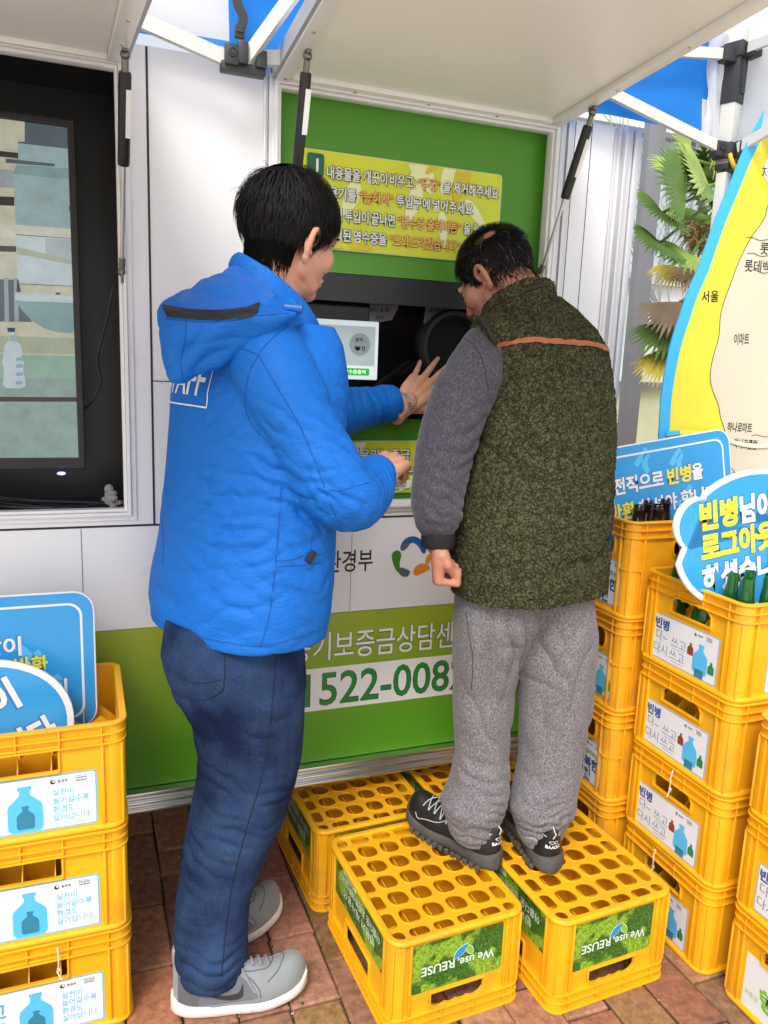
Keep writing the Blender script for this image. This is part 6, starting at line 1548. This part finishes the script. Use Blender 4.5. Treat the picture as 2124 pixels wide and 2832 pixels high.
A2 = 100; F2 = V((cos(RD(A2)), sin(RD(A2)), 0)); L2 = V((-sin(RD(A2)), cos(RD(A2)), 0))
H2M = frame((.966, 1.800, 1.654), 120, -38, 6)
b = MB(); head(b, H2M, .95, (1.02, 1.69, 1.55), .058)
b.loft([oval(c, F2, L2, a_, b_) for c, a_, b_ in (((.96, 1.59, .92), .10, .07), ((.98, 1.60, 1.1), .11, .08), ((1.0, 1.64, 1.35), .13, .08), ((1.02, 1.67, 1.50), .10, .07))])
S2, E2, W2_ = V((.835, 1.630, 1.445)), V((.760, 1.600, 1.245)), V((.732, 1.560, 1.055))
limb(b, [S2 + V((.02, 0, 0)), E2, W2_], [.035, .035, .028]); limb(b, [(1.13, 1.69, 1.46), (1.20, 1.80, 1.25), (1.10, 1.93, 1.20)], [.05, .042, .028])
limb(b, [(.92, 1.59, .92), (.878, 1.595, .60), (.862, 1.555, .33)], [.045, .035, .028]); limb(b, [(1.02, 1.59, .92), (1.055, 1.57, .60), (1.03, 1.51, .33)], [.045, .035, .028])
for ax, ay, dx, dy in ((.865, 1.545, -.03, .06), (1.025, 1.50, -.0, .06)): limb(b, [(ax, ay, .31), (ax + dx, ay + dy, .282)], [.030, .015])
hf = hframe((.728, 1.555, 1.046), (.12, .06, -1), (-.85, .35, .0))
hand(b, hf, [(78, 92, 55), (80, 94, 55), (82, 95, 55), (84, 95, 55)], [4, 0, -3, -7], [(.018, .022, -.010), (.032, .048, -.022), (.022, .072, -.036), (.004, .080, -.040)], .98, -1)
hand(b, hframe((1.10, 1.94, 1.20), (-.5, .8, 0), (0, -.3, .9)), [(10, 15, 10)] * 4, [4, 0, -3, -7], [(.018, .022, -.010), (.040, .045, -.012), (.052, .068, -.012), (.056, .09, -.010)], .98, -1)
skin2 = solid(b, .0026, 3); tofit(skin2, 'body', SKIN2, m2, I2)
for sd_ in (-1, 1): tofit(ear(H2M, .98, sd_), 'ear', SKIN2, m2, I2)
eyes(H2M, .95, m2, I2)
def al2(p):
    y, z = p.y, p.z; a = abs(p.x)
    if y > .060: line = .066
    elif y > .012: line = .004 if y > .030 else -.022
    elif y > -.030: line = .010
    else: line = -.008 - .55 * (-.030 - y)
    return max(0, min(1, (z - line + .004) / .018))
_b = bvh(skin2); _i = H2M.inverted()
def onhead(px, py):
    h, n, i, t = _b.ray_cast(CAM, ray(px, py).normalized()); return (_i @ h) / .95
BP2, BP3 = onhead(1352, 650), onhead(1328, 668)
hairdo(H2M, .95, tuple(BP2 + V((.004, .004, .004))), al2, lambda p: .034 if p.z > .06 else .022, lambda p: .016 if p.z > .05 else .007, 6500, 13, m2, I2, grey=.05, width=.0010,
       thin=lambda p: max(0, min(1, 1.2 - (p - BP2).length / .017)) if (p - BP2).length < (p - BP3).length else max(0, min(1, 1.2 - (p - BP3).length / .015)), fuzz=.34, fall=.25)
nape(H2M, skin2, m2, I2, 3000, -.012, .030, 1.5, (.005, .011), 16, grey=.2, zcap=None)
# shirt sleeves
sv = MB(); limb(sv, [S2 + V((.03, .01, .022)), S2 + V((.0, -.005, -.03)), S2 * .5 + E2 * .5 + V((-.004, 0, 0)), E2, E2 * .5 + W2_ * .5 + V((-.012, 0, 0)), W2_ + V((-.004, 0, .055))], [.064, .071, .071, .068, .061, .055], 20)
sv.ball(W2_ + V((-.004, 0, .045)), .052); sv.tube([W2_ + V((-.004, 0, .05)), W2_ + V((-.002, 0, .02)), W2_], [.050, .040, .036], 18)
limb(sv, [(1.13, 1.69, 1.46), (1.190, 1.73, 1.36), (1.205, 1.81, 1.25), (1.10, 1.92, 1.20)], [.070, .068, .062, .045], 20)
SVM = solid(sv, .0048, 5)
displace(SVM, folds([(E2 + V((.03, -.03, .02)), .13, (-.35, .0, 1), .030, .0105), (W2_ + V((0, -.02, .07)), .085, (.45, 0, 1), .024, .0120), (S2 + V((-.02, 0, -.06)), .12, (.3, 0, 1), .045, .006)], low=(8, .0045)))
so_ = tofit(SVM, 'sweatshirt', SLV, m2, I2)
cf = MB(); ax_ = V((.0, -.004, -1)); cf.tube([W2_ + V((0, 0, .028)), W2_ + V((0, 0, .022)), W2_ + V((0, 0, -.018)), W2_ + V((0, 0, -.024))], [.036, .039, .038, .034], 22); sub(cf, 'cuff', RIB, so_, Matrix.Identity(4))
bs2 = bvh(SVM); st = MB(); stitch(bs2, [(1275, 930), (1315, 960), (1338, 1010), (1350, 1080)], .0011, .0002, m=st); sub(st, 'seams', EDGE, so_, Matrix.Identity(4), ang=180)
# vest
vs = MB(); rings = []
for (x0, x1, py, yy) in ((1238, 1674, 1634, 1.585), (1236, 1674, 1560, 1.588), (1256, 1682, 1400, 1.595), (1284, 1692, 1250, 1.61), (1310, 1694, 1120, 1.63), (1330, 1690, 1030, 1.645), (1320, 1676, 960, 1.66), (1325, 1645, 905, 1.68), (1372, 1590, 850, 1.70), (1400, 1540, 815, 1.715)):
    rings.append(fitoval(x0, x1, py, yy, F2, L2, 1.38, 2.4, 44))
vs.loft(rings)
vs.ball(at(1362, 922, y=1.635), (.046, .08, .046)); vs.ball(at(1402, 1015, y=1.615), (.052, .075, .08)); vs.ball((1.135, 1.70, 1.478), (.060, .085, .055)); vs.ball((1.150, 1.68, 1.40), (.050, .08, .08))
VM = solid(vs, .0046, 6)
vf = folds([((.93, 1.50, 1.24), .24, (.7, 0, .75), .075, .0130), ((1.05, 1.48, 1.05), .26, (.25, 0, 1), .09, .0100), ((1.0, 1.5, .93), .18, (.1, 0, 1), .06, .0045)], low=(5, .007))
def fuzz(p, n):
    c = min(abs(NZ.noise(p * 58)) * 4.2, 1) * min(abs(NZ.noise(p * 74 + V((3, 1, 7)))) * 4.2, 1)
    return vf(p, n) + .0030 * c - .0015 + .0011 * NZ.noise(p * 300)
r = bmesh.new(); r.from_mesh(VM); bmesh.ops.subdivide_edges(r, edges=r.edges[:], cuts=1, use_grid_fill=True); bmesh.ops.smooth_vert(r, verts=r.verts[:], factor=.5, use_axis_x=True, use_axis_y=True, use_axis_z=True); r.to_mesh(VM); r.free(); VM.update()
bsm = bvh(VM)
displace(VM, fuzz); VM.polygons.foreach_set('use_smooth', [True] * len(VM.polygons))
vo = tofit(VM, 'fleece_vest', FLC, m2, I2); bv2 = bvh(VM)
tr_ = MB(); tl = [(1370, 950), (1420, 938), (1480, 934), (1560, 940), (1640, 946), (1672, 956), (1688, 966)]
for a, b_ in zip(tl, tl[1:]): patch(bv2, (a, b_, (b_[0], b_[1] + 14), (a[0], a[1] + 14)), 6, 3, .0035, m=tr_)
bmesh.ops.remove_doubles(tr_.bm, verts=tr_.bm.verts[:], dist=.0006); sub(tr_, 'rust_trim', TRIM, vo, Matrix.Identity(4), ang=180)
bi = MB(); arm = [(1296, 880), (1322, 880), (1348, 905), (1366, 940), (1372, 985), (1366, 1040), (1350, 1085)]
ap = [onskin(bv2, x_, y_, .003) for x_, y_ in [(p.x, p.y) for p in spline([(a, c, 0) for a, c in arm], 6)]]; ap = [p for p in ap if p is not None]
if len(ap) > 3: bi.tube(ap, .0055, 8); sub(bi, 'arm_binding', EDGE, vo, Matrix.Identity(4), ang=180)
co2 = MB(); cc2 = V((.990, 1.722, 1.556)); ct = V((-.05, .50, -.0))
def nr2(dz, k): return [cc2 + q * k + UP * (dz - .60 * q.dot(F2)) for q in oval((0, 0, 0), F2, L2, .092, .085, 2.1, 48)]
co2.loft([nr2(-.06, 1.12), nr2(-.01, 1.04), nr2(.024, 1.0), nr2(.037, .97), nr2(.039, .90), nr2(.025, .85), nr2(-.03, .86), nr2(-.06, .98)], caps=False)
cm2 = co2.mesh('collar', 180); bm_ = bmesh.new(); bm_.from_mesh(cm2); bmesh.ops.subdivide_edges(bm_, edges=bm_.edges[:], cuts=3, use_grid_fill=True); bm_.to_mesh(cm2); bm_.free(); cm2.update()
vf0 = vf; vf = lambda p, n: .004 * NZ.noise(p * 20)
displace(cm2, fuzz); cm2.polygons.foreach_set('use_smooth', [True] * len(cm2.polygons)); tofit(cm2, 'collar', FLC, vo, Matrix.Identity(4)); vf = vf0
bc2 = bvh(cm2); nt = MB(); patch(bc2, ((1450, 796), (1512, 782), (1512, 790), (1450, 806)), 8, 2, .004, m=nt)
if len(nt.bm.faces): sub(nt, 'neck_tape', EDGE, vo, Matrix.Identity(4), ang=180)
lc_ = MB(); lc_.loft([[cc2 + q * k + UP * (dz - .60 * q.dot(F2)) for q in oval((0, 0, 0), F2, L2, .092, .085, 2.1, 36)] for dz, k in ((.0, .84), (.030, .80), (.033, .77), (.0, .78))], caps=False); sub(lc_, 'shirt_collar', LIN, m2, I2)
# hem roll
hr = [at(x_, y_, y=1.59) for x_, y_ in ((1250, 1600), (1668, 1625))]
# trousers
pn_ = MB()
leg(pn_, [(1262, 1500, 1560, 1.585), (1250, 1506, 1700, 1.585), (1248, 1448, 1800, 1.59), (1250, 1424, 1900, 1.60), (1252, 1412, 2000, 1.595), (1254, 1408, 2090, 1.585), (1240, 1408, 2160, 1.575), (1214, 1398, 2215, 1.565), (1232, 1384, 2262, 1.56), (1244, 1374, 2300, 1.555), (1262, 1370, 2318, 1.55)], 1.58, el=1.0)
leg(pn_, [(1420, 1640, 1560, 1.575), (1430, 1650, 1700, 1.57), (1420, 1648, 1800, 1.57), (1424, 1642, 1900, 1.565), (1430, 1626, 2000, 1.555), (1430, 1612, 2090, 1.545), (1416, 1602, 2170, 1.53), (1402, 1592, 2225, 1.52), (1418, 1572, 2270, 1.515), (1428, 1556, 2305, 1.51), (1440, 1552, 2325, 1.505)], 1.58, el=1.0)
PM = solid(pn_, .0048, 6)
displace(PM, folds([((.86, 1.52, .36), .11, (.15, 0, 1), .022, .0125), ((1.03, 1.47, .35), .11, (-.15, 0, 1), .022, .0125), ((.87, 1.52, .46), .14, (.5, 0, .8), .05, .0075), ((.88, 1.50, .78), .22, (1, 0, .16), .062, .0135), ((.96, 1.49, .76), .14, (.8, 0, .6), .05, .0120), ((1.06, 1.48, .72), .24, (1, 0, -.22), .085, .0100), ((.87, 1.52, .58), .18, (1, 0, .2), .07, .010), ((1.07, 1.48, .50), .2, (.8, 0, .6), .07, .009), ((.86, 1.52, .43), .12, (.2, 0, 1), .045, .010), ((1.05, 1.47, .43), .13, (-.3, 0, 1), .05, .009)], low=(7, .005)))
PM.materials.append(PANT); po_ = link(bpy.data.objects.new('trousers', PM), m2); po_.matrix_parent_inverse = I2
bp2 = bvh(PM); st = MB(); stitch(bp2, [(1276, 1622), (1292, 1650), (1294, 1665)], .0018, .0004, m=st); stitch(bp2, [(1288, 1690), (1300, 1770), (1308, 1830), (1303, 1910)], .0010, .0002, m=st); sub(st, 'seams', EDGE, po_, Matrix.Identity(4), ang=180)
for c, r_ in (((.863, 1.545, .322), .050), ((1.024, 1.503, .318), .050)):
    q = MB(); q.tube([V(c) + V((0, 0, .02)), V(c), V(c) + V((0, 0, -.016))], [r_ * .9, r_ * .98, r_ * .94], 22); sub(q, 'trouser_lining', CUFFG, po_, Matrix.Identity(4))
# black walking shoes
SHB = mat('black_leather', (.012, .012, .013), .42, bump=(180, .25)); SHN = mat('black_mesh', (.014, .014, .015), .85, bump=(600, .6)); SOB = mat('dark_rubber', (.075, .072, .066), .8, bump=(140, .5), var=(20, .25)); LCW = mat('grey_cord', (.50, .50, .48), .6)
def walker(pos, yaw, lift=0):
    Mx = Matrix.Translation(pos) @ Matrix.Rotation(yaw - pi / 2, 4, 'Z')
    up, so = shoe_mesh(.275, .100, .090, .040, .056); m = MB(); m.loft(up, 0, True, True, Mx); o_ = m.build('shoe', SHB, m2, ang=60); o_.matrix_parent_inverse = I2
    bs = bvh(o_.data); m = MB(); m.loft(so, 0, True, True, Mx)
    for k in range(12):
        for sx in (-1, 1): m.box((0, 0, 0), (.010, .012, .012), 0, Mx @ Matrix.Translation((sx * .040, .03 + .019 * k, .006 + .022 * max(0, (.03 + .019 * k) / .275 - .62) ** 2 * 7)), .002)
    sub(m, 'sole', SOB, o_, Matrix.Identity(4), ang=50)
    def side(y, z, sgn, lf=.0012):
        h_, n_, i_, t_ = bs.ray_cast(Mx @ V((sgn * .3, y, z)), (Mx.to_3x3() @ V((-sgn, 0, 0)))); return h_ + n_ * lf if h_ is not None else None
    def heel(x, z, lf=.0012):
        h_, n_, i_, t_ = bs.ray_cast(Mx @ V((x, -.2, z)), (Mx.to_3x3() @ V((0, 1, 0)))); return h_ + n_ * lf if h_ is not None else None
    def top(x, y, lf=.002):
        h_, n_, i_, t_ = bs.ray_cast(Mx @ V((x, y, pos[2] + .4)), V((0, 0, -1))); return h_ + n_ * lf if h_ is not None else None
    q = MB()
    for sg in (-1, 1):
        pts = [side(y, z, sg) for y, z in ((.012, .092), (.045, .088), (.060, .070), (.085, .062), (.11, .046))]; pts = [p for p in pts if p is not None]
        if len(pts) > 2: q.tube(spline(pts, 5), .0013, 6)
        pts = [side(y, z, sg) for y, z in ((.235, .062), (.225, .05), (.205, .055), (.165, .060), (.135, .080))]; pts = [p for p in pts if p is not None]
        if len(pts) > 2: q.tube(spline(pts, 5), .0012, 6)
    for k in range(5):
        y = .125 + .019 * k
        for sg in (-1, 1):
            pts = [top(-.022 * sg + .044 * sg * i / 6, y + .018 * i / 6, .003) for i in range(7)]; pts = [p for p in pts if p is not None]
            if len(pts) > 2: q.tube(pts, .0014, 5)
    hp = [heel(0, .118, .003), heel(.002, .104, .004), heel(-.004, .094, .003)]; hp = [p for p in hp if p is not None]
    if len(hp) > 2: q.tube(hp, .0018, 6)
    sub(q, 'laces', LCW, o_, Matrix.Identity(4))
    lt_ = MB(); lt_.text('BAAOSS', .011, 0, .070, I4, 0, .03, w=.034); lt_.plate(ell(.006, .0045, 16, -.004, .082), [ell(.0035, .0025, 12, -.004, .082)], .0003); lt_.plate(ell(.006, .0045, 16, .005, .082), [ell(.003, .0022, 12, .005, .082)], .0003)
    bmesh.ops.triangulate(lt_.bm, faces=lt_.bm.faces[:])
    for v in lt_.bm.verts:
        p = heel(v.co.x, v.co.y, .0018); v.co = p if p is not None else V(pos)
    sub(lt_, 'lettering', PWHITE, o_, Matrix.Identity(4), ang=180, norm=False)
    return o_
walker((.902, 1.486, .2365), RD(117)); walker((1.020, 1.430, .2365), RD(84))
